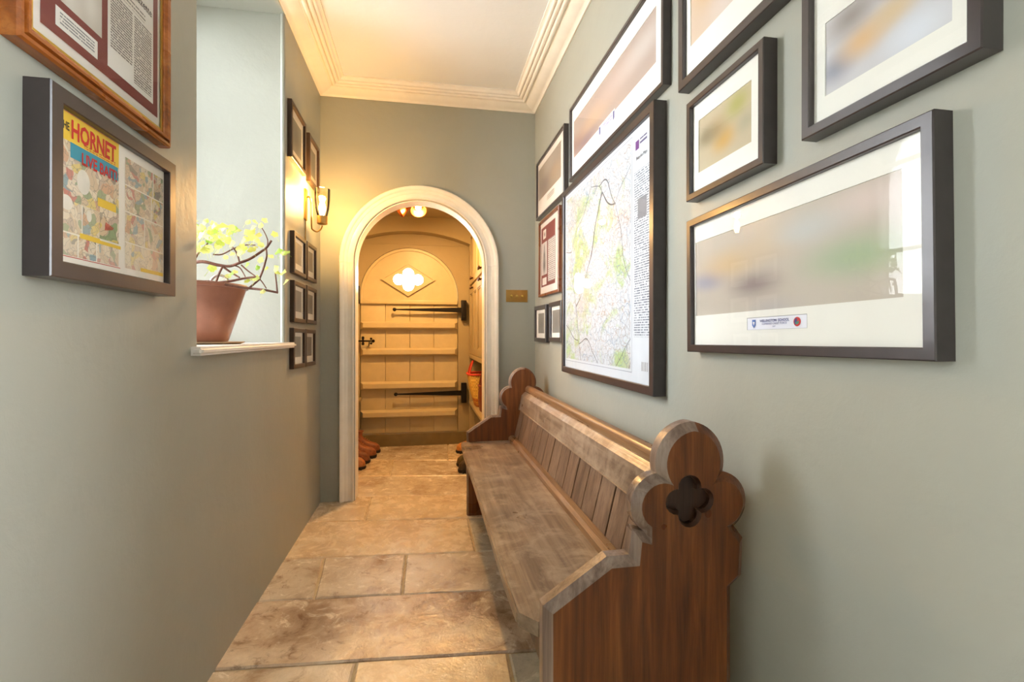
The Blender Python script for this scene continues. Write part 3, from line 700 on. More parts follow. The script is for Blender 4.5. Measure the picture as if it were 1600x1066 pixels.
bm = BM(); slab(bm, [sp], .034, lambda u, v, w_: (u, v, .412 + w_)); bmesh.ops.recalc_face_normals(bm, faces=bm.faces)
bmesh.ops.bevel(bm, geom=[e for e in bm.edges if all(v.co.x < .24 for v in e.verts)], offset=.006, segments=2, affect='EDGES'); obj('seat', bm, m_seat, pew, 40)
nb = 16; bw = (yb-ya)/nb
for i in range(nb):
    y = ya + bw*i; b = BM()
    pr = [(.530, .455), (.577, .642), (.595, .642), (.548, .455)]
    slab(b, [[(y+.0034, 0), (y+bw-.0034, 0), (y+bw-.0034, 1), (y+.0034, 1)]], 1, lambda u, v, w_: (.530 + .047*v + .017*w_ + .0006*((i*7) % 3), u, .452 + .19*v))
    obj('back_board', b, m_board, pew)
def extr(prof, name, m, y0=None, y1=None, sm=30):
    b = BM(); slab(b, [prof], (y1 or yb)-(y0 or ya), lambda u, v, w_: (u, (y0 or ya) + w_, v)); return obj(name, b, m, pew, sm)
extr([(.498, .446), (.500, .464), (.512, .474), (.534, .476), (.55, .446)], 'seat_moulding', m_rail)
extr([(.560, .633), (.566, .630), (.580, .716), (.600, .737), (.628, .742), (.612, .64), (.60, .633)], 'upper_back_board', m_seat)
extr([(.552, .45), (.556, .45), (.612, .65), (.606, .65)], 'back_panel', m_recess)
extr([(.626 + .023*math.cos(a), .752 + .023*math.sin(a)) for a in [2*PI*k/18 for k in range(18)]], 'top_rail', m_rail, sm=60)
extr([(.606, .730), (.606, .745), (.645, .745), (.645, .70), (.625, .70)], 'rail_fillet', m_rail)
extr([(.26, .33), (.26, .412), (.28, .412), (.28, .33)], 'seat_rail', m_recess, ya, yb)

# ------------------------------------------------------------------ framed pictures
def text_mesh(s, size, name, mat, parent, loc, width=None, rot=0., align='CENTER', sx=1., shear=0., bold=0.):
    cu = bpy.data.curves.new(name, 'FONT'); cu.body = s; cu.size = size; cu.align_x = align; cu.shear = shear; cu.offset = bold; cu.resolution_u = 2
    o = bpy.data.objects.new(name, cu); COL.objects.link(o)
    dg = bpy.context.evaluated_depsgraph_get(); me = bpy.data.meshes.new_from_object(o.evaluated_get(dg))
    COL.objects.unlink(o); bpy.data.objects.remove(o)
    xs = [v.co.x for v in me.vertices]; k = sx
    if width and xs: k = width / max(1e-6, max(xs)-min(xs))
    for v in me.vertices:
        x, y = v.co.x*k, v.co.y
        v.co = (loc[0] + x*math.cos(rot) - y*math.sin(rot), loc[1], loc[2] + x*math.sin(rot) + y*math.cos(rot))
    me.materials.clear(); me.materials.append(mat)
    ob = bpy.data.objects.new(name, me); COL.objects.link(ob); ob.parent = parent
    return ob
def ringbm(o, i, yo, yi):
    """flat or bevelled rectangular ring; o,i = (x0,z0,x1,z1)"""
    b = BM(); r = lambda q, y: [b.verts.new(p) for p in ((q[0], y, q[1]), (q[2], y, q[1]), (q[2], y, q[3]), (q[0], y, q[3]))]
    A, B = r(o, yo), r(i, yo); C = r(i, yi)
    for k in range(4):
        j = (k+1) % 4; b.faces.new((A[k], A[j], B[j], B[k])); b.faces.new((B[k], B[j], C[j], C[k]))
    return b
class Pic: pass
def picture(side, corners, depth, fw, label, cat='picture', group=None, fm=None, mount=None, photo=None, margins=None, pmat=None, glaze=True, name='framed_photograph', slip=None, profile=False):
    """frame hung flat on a side wall; outline from its four corners (TL,TR,BR,BL) on the wall plane"""
    X = XR - depth if side == 'R' else XL + depth
    sg = -1 if side == 'R' else 1
    P = [onx(c, X) for c in corners]; U = [(sg*p[1], p[2]) for p in P]
    wd = ((U[1][0]-U[0][0]) + (U[2][0]-U[3][0]))/2; hg = ((U[0][1]-U[3][1]) + (U[1][1]-U[2][1]))/2
    uc = sum(u for u, _ in U)/4; zc = sum(z for _, z in U)/4
    roll = math.atan2((U[1][1]-U[0][1]) + (U[2][1]-U[3][1]), 2*wd)
    roll = max(-.012, min(.012, roll))
    t = thing(name, label, cat, (XR-.0005 if side == 'R' else XL+.0005, sg*uc, zc-hg/2), (0, 0, -PI/2 if side == 'R' else PI/2), group)
    t.rotation_euler = (Matrix.Rotation(-PI/2 if side == 'R' else PI/2, 4, 'Z') @ Matrix.Rotation(-roll, 4, 'Y')).to_euler()
    pc = Pic(); pc.root = t; pc.w, pc.h, pc.d = wd, hg, depth; pc.fw = fw
    pc.loc = lambda px: ((sg*onx(px, X+ (0.012 if side == 'R' else -.012))[1]) - uc, onx(px, X + (0.012 if side == 'R' else -.012))[2] - (zc-hg/2))
    b = BM(); W, Hh = wd/2, hg; d = depth
    prof = [(0, 0), (0, -d+.002), (.002, -d), (fw-.002, -d), (fw, -d+.002), (fw, -d+.014), (fw, -.004)] if not profile else \
           [(0, 0), (0, -d*.75), (fw*.12, -d*.9), (fw*.3, -d*.92), (fw*.36, -d*.78), (fw*.44, -d*.78), (fw*.5, -d), (fw*.72, -d*.97), (fw*.86, -d*.8), (fw, -d*.75), (fw, -.004)]
    rings = [[b.verts.new(p) for p in ((-W+u, y, u), (W-u, y, u), (W-u, y, Hh-u), (-W+u, y, Hh-u))] for u, y in prof]
    for A, B in zip(rings, rings[1:]):
        for k in range(4): j = (k+1) % 4; b.faces.new((A[k], A[j], B[j], B[k]))
    obj('frame', b, fm or m_fblack, t, 20)
    if slip:
        obj('gold_slip', ringbm((-W+fw-.001, fw-.001, W-fw+.001, Hh-fw+.001), (-W+fw+.006, fw+.006, W-fw-.006, Hh-fw-.006), -d*.7, -d*.6), slip, t)
    pc.y = -d + .012 if not profile else -d*.55
    inn = (-W+fw, fw, W-fw, Hh-fw)
    if photo:
        q = [pc.loc(c) for c in photo]; ph = ((q[0][0]+q[3][0])/2, (q[2][1]+q[3][1])/2, (q[1][0]+q[2][0])/2, (q[0][1]+q[1][1])/2)
    elif margins:
        ph = (inn[0] + margins[0]*wd, inn[1] + margins[3]*hg, inn[2] - margins[1]*wd, inn[3] - margins[2]*hg)
    else: ph = inn
    pc.ph = ph; pc.inn = inn
    if mount: obj('mount', ringbm(inn, ph, pc.y, pc.y+.002), mount, t, 20)
    if pmat:
        b = BM(); yy = pc.y + (.002 if mount else 0); quad(b, [(ph[0], yy, ph[1]), (ph[2], yy, ph[1]), (ph[2], yy, ph[3]), (ph[0], yy, ph[3])])
        pc.print = obj('photograph', b, pmat, t, recalc=False)
    if glaze:
        b = BM(); yy = pc.y - .004; quad(b, [(inn[0], yy, inn[1]), (inn[2], yy, inn[1]), (inn[2], yy, inn[3]), (inn[0], yy, inn[3])]); obj('glazing', b, m_glaz, t, recalc=False)
    return pc
def sheet(pc, name, rect, mat, dy=0., parent=None):
    b = BM(); y = pc.y - dy; quad(b, [(rect[0], y, rect[1]), (rect[2], y, rect[1]), (rect[2], y, rect[3]), (rect[0], y, rect[3])])
    return obj(name, b, mat, parent or pc.root, recalc=False)
def pxrect(pc, c):
    q = [pc.loc(p) for p in c]
    return ((q[0][0]+q[3][0])/2, (q[2][1]+q[3][1])/2, (q[1][0]+q[2][0])/2, (q[0][1]+q[1][1])/2)
grey = blurred('photo_soft_grey', srgb(146, 142, 134), [(.5, .45, .6, srgb(126, 122, 116))])
b_a = blurred('photo_wide_taupe', srgb(176, 158, 146), [(.1, .3, .4, srgb(150, 120, 112)), (.35, .45, .4, srgb(196, 168, 140)), (.6, .6, .4, srgb(190, 170, 160)), (.9, .6, .4, srgb(196, 186, 178)), (.2, .1, .25, srgb(146, 126, 130))])
b_b = blurred('photo_far_taupe', srgb(160, 146, 130), [(.3, .3, .5, srgb(140, 126, 116)), (.75, .4, .4, srgb(172, 150, 124)), (.5, .8, .4, srgb(170, 158, 146))])
b_c = blurred('photo_warm_tan', srgb(212, 190, 168), [(.3, .5, .4, srgb(220, 184, 130)), (.6, .4, .4, srgb(190, 150, 110)), (.5, .1, .4, srgb(220, 206, 196))])
b_d = blurred('photo_gold_green', srgb(196, 182, 152), [(.5, .35, .35, srgb(206, 164, 84)), (.35, .6, .35, srgb(170, 146, 100)), (.75, .8, .35, srgb(172, 170, 92)), (.15, .6, .3, srgb(150, 136, 104)), (.9, .4, .25, srgb(176, 168, 140))])
b_e = blurred('photo_blue_sand', srgb(206, 204, 206), [(.1, .3, .3, srgb(150, 152, 166)), (.35, .45, .35, srgb(218, 180, 128)), (.25, .85, .35, srgb(150, 140, 132)), (.6, .55, .3, srgb(214, 190, 150)), (.7, .9, .3, srgb(164, 148, 138)), (.75, .15, .35, srgb(220, 224, 232))])
b_f = blurred('photo_panorama', srgb(196, 186, 172), [(.1, .45, .2, srgb(150, 150, 172)), (.25, .6, .3, srgb(206, 180, 140)), (.4, .3, .22, srgb(146, 130, 126)), (.5, .7, .25, srgb(206, 186, 158)), (.85, .4, .3, srgb(164, 182, 148)), (.9, .85, .25, srgb(216, 200, 192)), (.65, .75, .25, srgb(196, 196, 192)), (.5, .0, .2, srgb(186, 180, 176))])
G1 = 'framed pictures on the right wall'
pc = picture('R', [(888.4,173),(1036,-56),(1036,132),(890,284)], .028, .016, 'long dark framed panorama with blue crested caption directly above the map', group=G1, mount=m_mount, photo=[(896,188.6),(1022.7,17),(1027.8,94),(896.6,247.7)], pmat=b_a)
r = pxrect(pc, [(936,193),(961,175),(961,193),(936,212)])
cc = sheet(pc, 'caption_card', r, m_paper, .0006)
for x in (r[0]+.012, r[2]-.012):
    z0, z1 = r[1]+.006, r[3]-.006; b = BM(); y = pc.y-.001; f_ = b.faces.new([b.verts.new(p) for p in ((x-.007, y, z0+.01), (x, y, z0), (x+.007, y, z0+.01), (x+.007, y, z1), (x-.007, y, z1))]); obj('crest', b, m_inkblue, cc, recalc=False)
sheet(pc, 'caption_lines', (r[0]+.03, r[1]+.012, r[2]-.03, r[3]-.008), textlines('caption_lines', .011, srgb(240,238,240), srgb(150,140,190), 300), .001, cc)
# the map
pc = picture('R', [(879,300),(1027,151),(1014,617),(876,581)], .045, .030, 'large framed map with white sheet and legend column above the pew', 'map', G1, name='framed_map')
i_ = pc.inn; y = pc.y
sh_ = sheet(pc, 'map_paper', i_, plain('map_paper', srgb(208, 212, 216), .7, var=.015))
iw, ih = i_[2]-i_[0], i_[3]-i_[1]
mx0, mx1, mz0, mz1 = i_[0]+.02*iw, i_[0]+.83*iw, i_[1]+.05*ih, i_[3]-.03*ih
sheet(pc, 'map_print', (mx0, mz0, mx1, mz1), mapsheet('map_print'), .0006, sh_)
b = BM(); e = .0018
for q in ((mx0-.012, mz0-.012, mx1+.012, mz0-.012+e), (mx0-.012, mz1+.012-e, mx1+.012, mz1+.012), (mx0-.012, mz0-.012, mx0-.012+e, mz1+.012), (mx1+.012-e, mz0-.012, mx1+.012, mz1+.012)): quad(b, [(q[0], y-.0005, q[1]), (q[2], y-.0005, q[1]), (q[2], y-.0005, q[3]), (q[0], y-.0005, q[3])])
obj('map_border', b, plain('border_grey', srgb(120, 126, 140), .7), sh_, recalc=False)
tl = textlines('legend_lines', .0085, srgb(208, 212, 216), srgb(84, 92, 108), 160, .42, .46)
lx0, lx1 = i_[0]+.86*iw, i_[2]-.02*iw
sheet(pc, 'legend', (lx0, i_[1]+.18*ih, lx1, i_[1]+.83*ih), tl, .0006, sh_)
sheet(pc, 'legend', (lx0+.03*iw, i_[1]+.64*ih, lx1-.02*iw, i_[1]+.72*ih), plain('legend_grey', srgb(130, 132, 138), .7), .0009, sh_)
sheet(pc, 'barcode', (lx0+.06*iw, i_[1]+.05*ih, lx1-.01*iw, i_[1]+.085*ih), textlines('barcode', .2, srgb(240,240,240), srgb(50,50,60), 420, 1.0, .5), .0006, sh_)
sheet(pc, 'logo', (lx0+.01, i_[3]-.085*ih, lx0+.038, i_[3]-.05*ih), plain('logo_purple', srgb(112, 58, 128), .7), .0006, sh_)
sheet(pc, 'logo_lines', (lx0+.045, i_[3]-.08*ih, lx1-.02, i_[3]-.05*ih), textlines('logo_lines', .014, srgb(208,212,216), srgb(90,80,120), 140), .0006, sh_)
text_mesh('Bespoke Maps', .017, 'lettering', m_ink, sh_, ((lx0+lx1)/2, y-.001, i_[3]-.125*ih), width=(lx1-lx0)*.72)
pc = picture('R', [(836,260),(880.5,193),(881,304),(838.6,343.5)], .028, .016, 'dark framed taupe photograph above the maroon certificate, nearest the end wall', group=G1, mount=m_mountc, photo=[(840.5,269),(876,221),(877,274.5),(842,316)], pmat=b_b)
r = pxrect(pc, [(855,303),(866,295),(866,303),(855,311)]); sheet(pc, 'caption_lines', r, textlines('caption_far', .012, srgb(232,222,206), srgb(110,100,96), 200), .0006)
# maroon certificate
pc = picture('R', [(840,349),(870.7,324),(874,456),(842,464)], .024, .016, 'red wood framed maroon certificate between the taupe photograph and two small black frames', 'certificate', G1, fm=m_fred, mount=m_mountc, photo=[(845,359.4),(867,341),(868,442),(846,449.6)], pmat=m_maroon, name='framed_certificate')
ph = pc.ph; pw, phh = ph[2]-ph[0], ph[3]-ph[1]
R_ = lambda a, b, c, d: (ph[0]+a*pw, ph[1]+b*phh, ph[0]+c*pw, ph[1]+d*phh)
sheet(pc, 'portrait_print', R_(.04, .2, .43, .74), blurred('portrait_grey', srgb(214, 204, 196), [(.5, .3, .42, srgb(70, 62, 60)), (.5, .62, .3, srgb(84, 76, 72)), (.5, .85, .16, srgb(120, 104, 96))]), -.001)
sheet(pc, 'citation', R_(.5, .06, .97, .74), textlines('citation_lines', .012, srgb(226,216,206), srgb(140,130,126), 180), -.001)
sheet(pc, 'badge', R_(.14, .8, .36, .95), blurred('badge_print', srgb(226, 214, 200), [(.5, .5, .4, srgb(90, 50, 48))]), -.001)
sheet(pc, 'caption_card', R_(.1, .03, .4, .15), m_mountc, -.001)
for lab, c, ph_ in (('small black frame under the maroon certificate, next to the end wall', [(834.2,479),(852.8,476),(853,535),(835,534)], [(841,490),(850.4,489.5),(850.4,520.5),(841,521.5)]),
                    ('small black frame under the maroon certificate, partly behind the map', [(857,474),(877,468.5),(876,535),(858,534)], [(863,486),(875,482.7),(874.7,519),(863,521.5)])):
    picture('R', c, .026, .026, lab, group='two small black frames below the certificate', mount=m_mount, photo=ph_, pmat=grey)
picture('R', [(1057,-130),(1240,-435),(1240,-28),(1061.7,143)], .035, .026, 'black framed tan photograph at the top, above the small gold and green picture', group=G1, mount=m_mount, photo=[(1078,-80),(1215,-277),(1215,-75),(1080,72)], pmat=b_c)
picture('R', [(1073,163),(1195,54),(1190,257),(1071,316)], .035, .018, 'small black framed picture blurred gold and green, right of the map', group=G1, mount=m_mount, photo=[(1091.8,189),(1176.5,122.5),(1172,224),(1091.5,269.5)], pmat=b_d)
picture('R', [(1253,-48),(1536,-323),(1534,75),(1250,221)], .035, .020, 'black framed picture blurred blue and sand at the top right corner', group=G1, mount=m_mount, photo=[(1290,26),(1488,-103),(1488,34),(1288.6,150)], pmat=b_e)
pc = picture('R', [(1071.5,346),(1461.6,169.4),(1464,564),(1075.6,550.5)], .035, .020, 'black framed panorama with a school name caption, above the near pew end', group=G1, mount=m_mount, photo=[(1085,378),(1414,266),(1412,467),(1091,492)], pmat=b_f)
r = pxrect(pc, [(1168.5,498),(1262,491),(1262,512),(1169,516)]); cc = sheet(pc, 'caption_card', r, plain('caption_white', srgb(236, 236, 244), .7, var=.01), .0004)
obj('card_edge', ringbm((r[0]-.0012, r[1]-.0004, r[2]+.0004, r[3]+.0012), r, pc.y-.0006, pc.y), plain('card_edge', srgb(150, 148, 142), .8), cc)
rw, rh = r[2]-r[0], r[3]-r[1]; y = pc.y-.001
text_mesh('WELLINGTON  SCHOOL', .0085, 'lettering', m_inkblue, cc, (r[0]+.49*rw, y, r[1]+.60*rh), width=.50*rw, bold=.0001)
text_mesh('COMBINED CADET FORCE', .006, 'lettering', m_inkblue, cc, (r[0]+.49*rw, y, r[1]+.38*rh), width=.42*rw)
text_mesh('2007', .0045, 'lettering', m_inkblue, cc, (r[0]+.49*rw, y, r[1]+.17*rh))
b = BM(); cxx, czz, s_ = r[0]+.13*rw, r[1]+.5*rh, .34*rh
f_ = b.faces.new([b.verts.new((cxx+u*s_, y, czz+v*s_)) for u, v in ((-.65, -.4), (0, -1.1), (.65, -.4), (.65, 1), (-.65, 1))]); obj('shield_crest', b, plain('crest_blue', srgb(92, 120, 184), .7, var=.3, scale=300), cc, recalc=False)
b = BM(); f_ = b.faces.new([b.verts.new((cxx+u*s_, y-.0003, czz+v*s_)) for u, v in ((-.3, .2), (0, -.5), (.3, .2), (.3, .5), (-.3, .5))]); obj('crest_device', b, m_paper, cc, recalc=False)
cxx = r[0]+.86*rw
def disc(rad, off, mat, nm, a0=0, a1=360):
    b = BM(); pts = [(cxx, y-off, czz)] if a1-a0 < 360 else []
    pts += [(cxx+rad*math.cos(math.radians(a)), y-off, czz+rad*math.sin(math.radians(a))) for a in [a0+(a1-a0)*k/24 for k in range(24 if a1-a0 >= 360 else 25)]]
    b.faces.new([b.verts.new(p) for p in pts]); obj(nm, b, mat, cc, recalc=False)
disc(.36*rh, 0, m_inkred, 'round_badge'); disc(.27*rh, .0003, plain('badge_navy', srgb(70, 70, 130), .7), 'badge_field', 90, 250); disc(.2*rh, .0004, m_inkgrn, 'badge_centre', 200, 380)
# small frames on the far left wall
GL = 'small frames around the wall sconce'
small = [([(456,155),(479.6,195),(477.5,275),(456,243.6)], 'dark framed grey photograph above the wall sconce, nearer the window'),
         ([(484,208),(500,233),(499,301),(485,285)], 'dark framed grey photograph above the wall sconce, tight against the end wall'),
         ([(460,360),(479.6,376.5),(478.3,435.6),(460,426)], 'small dark frame just under the sconce in the top row, nearer the window'),
         ([(481,377),(495.6,388),(494.7,443),(480,437)], 'small dark frame just under the sconce in the top row, nearer the arch'),
         ([(460,437.7),(478.8,446),(478,506),(460,503)], 'small dark frame in the middle row below the sconce, nearer the window'),
         ([(480,445.5),(495.6,453),(494.7,507.7),(479.6,504.6)], 'small dark frame in the middle row below the sconce, nearer the arch'),
         ([(459,512),(477.5,514.6),(477.5,573.7),(459.3,576.7)], 'small dark frame in the bottom row beside the window sill, nearer the window'),
         ([(478,514.6),(493.4,515.4),(493.4,570.7),(478.3,572.8)], 'small dark frame in the bottom row, nearer the arch')]
for k, (c, lab) in enumerate(small):
    picture('L', c, .022, .022, lab, group=GL, fm=m_fdark, mount=m_mount if k > 1 else m_mountc, margins=(.17, .12, .10, .17) if k > 1 else (.13, .13, .13, .13), pmat=grey)
# comic in a deep box frame
pc = picture('L', [(80,121.6),(275.7,259),(273.4,463),(77.5,432)], .042, .030, 'deep black box frame holding a colour comic with a yellow title banner', 'comic', fm=m_fblack, name='framed_comic')
pc.y = -.042 + .014
base_loc = pc.loc
i_ = pc.inn; iw, ih = i_[2]-i_[0], i_[3]-i_[1]; y = pc.y
pp = sheet(pc, 'comic_paper', i_, plain('comic_paper', srgb(248, 240, 228), .7, var=.02))
Q = lambda a, b, c, d: (i_[0]+a*iw, i_[1]+b*ih, i_[0]+c*iw, i_[1]+d*ih)
br = pxrect(pc, [(93,166),(186,227),(186,262),(93,214)]); ub = (br[2]-i_[0])/iw
sheet(pc, 'title_banner', (i_[0], br[1], br[2], br[3]), m_inkyel, .0005, pp)
sheet(pc, 'page_rule', (i_[0], br[3], br[2], br[3]+.001), m_inkred, .0005, pp); sheet(pc, 'page_rule', Q(.0, .045, .515, .050), m_inkred, .0005, pp)
panels = [(.0, .42, .515, .735, 24, .3), (.0, .21, .19, .42, 30, .4), (.2, .21, .34, .42, 30, .35), (.34, .23, .515, .46, 20, .15), (.0, .055, .16, .2, 32, .45), (.17, .055, .31, .2, 30, .25), (.32, .055, .515, .2, 32, .45),
          (.56, .72, .86, .93, 34, .35), (.87, .72, .985, .93, 34, .2), (.56, .51, .84, .71, 34, .35), (.85, .51, .985, .71, 34, .25), (.56, .27, .76, .5, 34, .35), (.77, .27, .985, .5, 30, .4), (.56, .06, .985, .26, 28, .5)]
for k, (a, b_, c, d, sc, pl) in enumerate(panels):
    if d > .7 and a < .5: d = (br[1]-i_[1])/ih
    if a < .52: a, c = a*ub/.515, c*ub/.515
    sheet(pc, 'comic_panel', Q(a, b_, c, d), comic('comic_panel_%d' % k, k+1, sc*1.7, pl), .0005 + .0002*(k in (1, 2, 3)), pp)
sheet(pc, 'sky_patch', (i_[0]+.10*iw, br[1]-.028, br[2]-.004, br[1]), plain('comic_blue', srgb(64, 156, 178), .7), .001, pp)
for q in ((.17, .19, .33, .225), (.33, .19, .515, .215), (.31, .46, .47, .52), (.72, .06, .985, .09)): sheet(pc, 'caption_box', Q(*q), m_inkyel, .0011, pp)
b = BM()
for q in ((.245, .58, .05, .085), (.09, .40, .045, .05), (.30, .36, .02, .04)):
    f_ = b.faces.new([b.verts.new((i_[0]+(q[0]*.8+q[2]*math.cos(a))*iw, y-.0012, i_[1]+(q[1]+q[3]*math.sin(a))*ih)) for a in [2*PI*k/18 for k in range(18)]])
obj('cloud_patch', b, plain('comic_cloud', srgb(238, 230, 216), .7), pp, recalc=False)
b = BM()
for k in range(6):
    f_ = quad(b, [(i_[0]+(.37+.012*k)*iw, y-.0012, i_[1]+(.30+.004*k)*ih), (i_[0]+(.378+.012*k)*iw, y-.0012, i_[1]+(.30+.004*k)*ih), (i_[0]+(.386+.012*k)*iw, y-.0012, i_[1]+(.36-.004*k)*ih), (i_[0]+(.378+.012*k)*iw, y-.0012, i_[1]+(.36-.004*k)*ih)])
obj('stripe_patch', b, m_inkred, pp, recalc=False)
def text_fit(txt, corners, mat, parent, y, bold=0.):
    r = pxrect(pc, corners); text_mesh(txt, (r[3]-r[1])/.70, 'lettering', mat, parent, ((r[0]+r[2])/2, y, r[1]), width=r[2]-r[0], bold=bold)
text_fit('THE', [(93,184),(108,192),(108,204),(93,197)], plain('ink_olive', srgb(70, 72, 52), .7), pp, y-.0014, .0004)
text_fit('HORNET', [(110.5,186),(181,230),(180,252),(111,217)], m_inkred, pp, y-.0014, .0014)
text_fit('LIVE BAIT!', [(127,239),(183,268),(182,284),(128,257)], m_inkred, pp, y-.0014, .0010)
sheet(pc, 'strapline', (i_[0]+.2*iw, br[1]+.002, br[2]-.012, br[1]+.0085), textlines('strap_lines', .0065, srgb(242,204,70), srgb(210,110,50), 220, .7, .45), .0008, pp)
# award document in an orange wood frame, upper left
pc = picture('L', [(32,-534),(273,-130),(266,230.6),(34,56)], .030, .030, 'orange wood framed maroon document above the comic, cropped by the top edge', 'certificate', fm=m_forange, mount=None, name='framed_document', slip=m_gold, profile=True)
sheet(pc, 'mount', pc.inn, m_mountc)
r = pxrect(pc, [(63,-330),(251,-80),(246,184.7),(63,34)])
q = pc.loc((246, 184.7)); q2 = pc.loc((63, 34)); mar = (q2[0], (q[1]+q2[1])/2, q[0], pc.h-(q[1]+q2[1])/2)
mm = sheet(pc, 'maroon_mount', mar, m_maroon, .0008)
a, b_ = pc.loc((167.6, 101)), pc.loc((238.7, 163)); doc = (a[0], (a[1]+b_[1])/2, b_[0], mar[3]-.03)
dsh = sheet(pc, 'document', doc, m_paper, .0014, mm)
dw_ = doc[2]-doc[0]
for k, (u0, u1) in enumerate(((.05, .5), (.54, .95))): sheet(pc, 'text_column', (doc[0]+u0*dw_, doc[1]+(.045 if k == 0 else .012), doc[0]+u1*dw_, doc[1]+.165), textlines('doc_lines_%d' % k, .0058, srgb(236,230,220), srgb(112,104,98), 300, .55, .4), .002, dsh)
text_mesh('London Gazette', .026, 'lettering', m_ink, dsh, ((doc[0]+doc[2])/2, pc.y-.0022, doc[1]+.205), width=dw_*.9)
sheet(pc, 'text_column', (doc[0]+.2*dw_, doc[1]+.172, doc[0]+.8*dw_, doc[1]+.195), textlines('doc_sub', .009, srgb(236,230,220), srgb(110,104,100), 260, .35, .42), .002, dsh)
a, b_ = pc.loc((86, 26)), pc.loc((152, 76)); cap = (a[0], (a[1]+b_[1])/2-.018, b_[0], (a[1]+b_[1])/2+.018)
cd = sheet(pc, 'caption_card', cap, m_paper, .0014, mm); sheet(pc, 'caption_lines', (cap[0]+.01, cap[1]+.008, cap[2]-.01, cap[3]-.006), textlines('cap_lines', .006, srgb(238,234,226), srgb(140,140,140), 300, .5, .4), .002, cd)
a, b_ = pc.loc((90, 0)), pc.loc((158.6, 60)); sheet(pc, 'portrait_print', (cap[0]-.005, b_[1]+.0, b_[0], b_[1]+.25), blurred('portrait_pale', srgb(206, 198, 186), [(.3, .2, .4, srgb(222, 216, 206)), (.75, .2, .25, srgb(226, 220, 210)), (.52, .3, .12, srgb(150, 138, 126)), (.5, .75, .3, srgb(150, 130, 116))]), .0014, mm)

# ------------------------------------------------------------------ wall sconce and switch
ys = onx((476, 320), XL)[1]
t = thing('wall_sconce', 'brass swan-neck wall sconce with clear glass shade, lit, on the left wall', 'lamp', (XL, ys, 1.70))
S = lambda px: (ony(px, ys)[0]-XL, 0., ony(px, ys)[2]-1.70)
zt, zb = onx((474, 293), XL)[2]-1.7, onx((477, 345), XL)[2]-1.7
obj('wall_plate', bx((.0005, -.022, zb), (.012, .022, zt), .004), m_brass, t)
cup = S((503.5, 344)); zU = S((495, 362))[2]
b = BM(); tube(b, smooth_path([(.01, 0, zt-.05), (.022, 0, zt-.042), (.034, 0, zt-.06), (.037, 0, zt-.1), (.037, 0, zU+.03), (.046, 0, zU+.008), (cup[0]-.028, 0, zU), (cup[0]-.008, 0, zU+.014), (cup[0], 0, zU+.035)], 5), .0045, 10); obj('arm', b, m_brass, t)
cz0, cz1 = S((503, 351))[2], S((503, 338))[2]
b = BM(); lathe(b, [(0, cz0), (.02, cz0), (.028, cz0+.004), (.029, cz1), (.024, cz1), (.023, cz0+.012), (0, cz0+.012)], (cup[0], 0, 0)); obj('cup', b, m_brass, t)
gz = S((505, 296))[2]
b = BM(); gh = gz-cz1; lathe(b, [(.024, cz1-.006), (.030, cz1+.01), (.037, cz1+gh*.3), (.0415, cz1+gh*.6), (.043, gz), (.0415, gz), (.040, cz1+gh*.6), (.0355, cz1+gh*.3), (.0285, cz1+.012)], (cup[0], 0, 0), 32); obj('glass_shade', b, m_sglass, t)
b = BM(); lathe(b, [(0, cz1-.01), (.01, cz1-.008), (.011, cz1+.012), (.018, cz1+.035), (.019, cz1+.052), (.013, cz1+.075), (.004, cz1+.095), (0, cz1+.098)], (cup[0], 0, 0), 20); obj('candle_bulb', b, emit('sconce_bulb', (1, .82, .5, 1), 45), t)
l = bpy.data.lights.new('sconce_light', 'POINT'); l.energy = SCONCE_W; l.color = (1, .55, .16); l.shadow_soft_size = .022
o = bpy.data.objects.new('sconce_light', l); COL.objects.link(o); o.location = (XL+cup[0], ys, 1.7+cz1+.125)
b = BM(); tube(b, [(XL+.004, ys+.004, 1.7+zb), (XL+.004, ys+.004, 1.60)], .003, 6); cb = obj('cable', b, m_brass, None); cb.parent = t; cb.matrix_parent_inverse = Matrix.Translation((-XL, -ys, -1.70))
a, c = ony((790.5, 453), YE), ony((824, 472.5), YE)
t = thing('light_switch', 'antique brass three-gang light switch on the end wall right of the arch', 'switch', ((a[0]+c[0])/2, YE, c[2]))
sw, sh2 = (c[0]-a[0])/2, a[2]-c[2]
obj('plate', bx((-sw, -.006, 0), (sw, -.0003, sh2), .002), m_brass, t)
for k in (-.5, 0, .5):
    b = BM(); lathe(b, [(.009, 0), (.009, .004), (.006, .005), (.004, .006), (.0035, .016), (0, .018)], (k*sw, -.006, sh2*.5), 14, Matrix.Rotation(PI/2+.25, 3, 'X')); obj('toggle', b, m_gold, t)

# ------------------------------------------------------------------ pot plant on the sill
SZ = WZ0 + .0285
PX, PY = -.875, 2.05
ps = thing('pot_saucer', 'thin wooden saucer under the plant pot on the window sill', 'saucer', (PX, PY, SZ))
b = BM(); lathe(b, [(0, 0), (.15, 0), (.165, .004), (.168, .009), (.15, .008), (0, .008)], seg=40); obj('dish', b, plain('saucer_wood', srgb(176, 146, 112), .5), ps)
t = thing('potted_plant', 'terracotta coloured pot with ring handles and woody yellow-green plant on the sill', 'plant', (PX, PY, SZ+.009))
m_pot = plain('pot_terracotta', srgb(160, 110, 90), .32, var=.22, scale=9, bump=.1, spec=.5)
pot = BM(); lathe(pot, [(0, 0), (.108, 0), (.112, .006), (.172, .205), (.180, .208), (.182, .216), (.178, .222), (.170, .220), (.166, .2), (.0, .185)], seg=44); obj('pot', pot, m_pot, t)
b = BM(); lathe(b, [(0, .196), (.1, .198), (.166, .19)], seg=28); obj('soil', b, plain('soil', srgb(74, 52, 36), .9, var=.3, scale=40, bump=.8), t)
m_hand = plain('handle_metal', srgb(176, 160, 150), .35, .6)
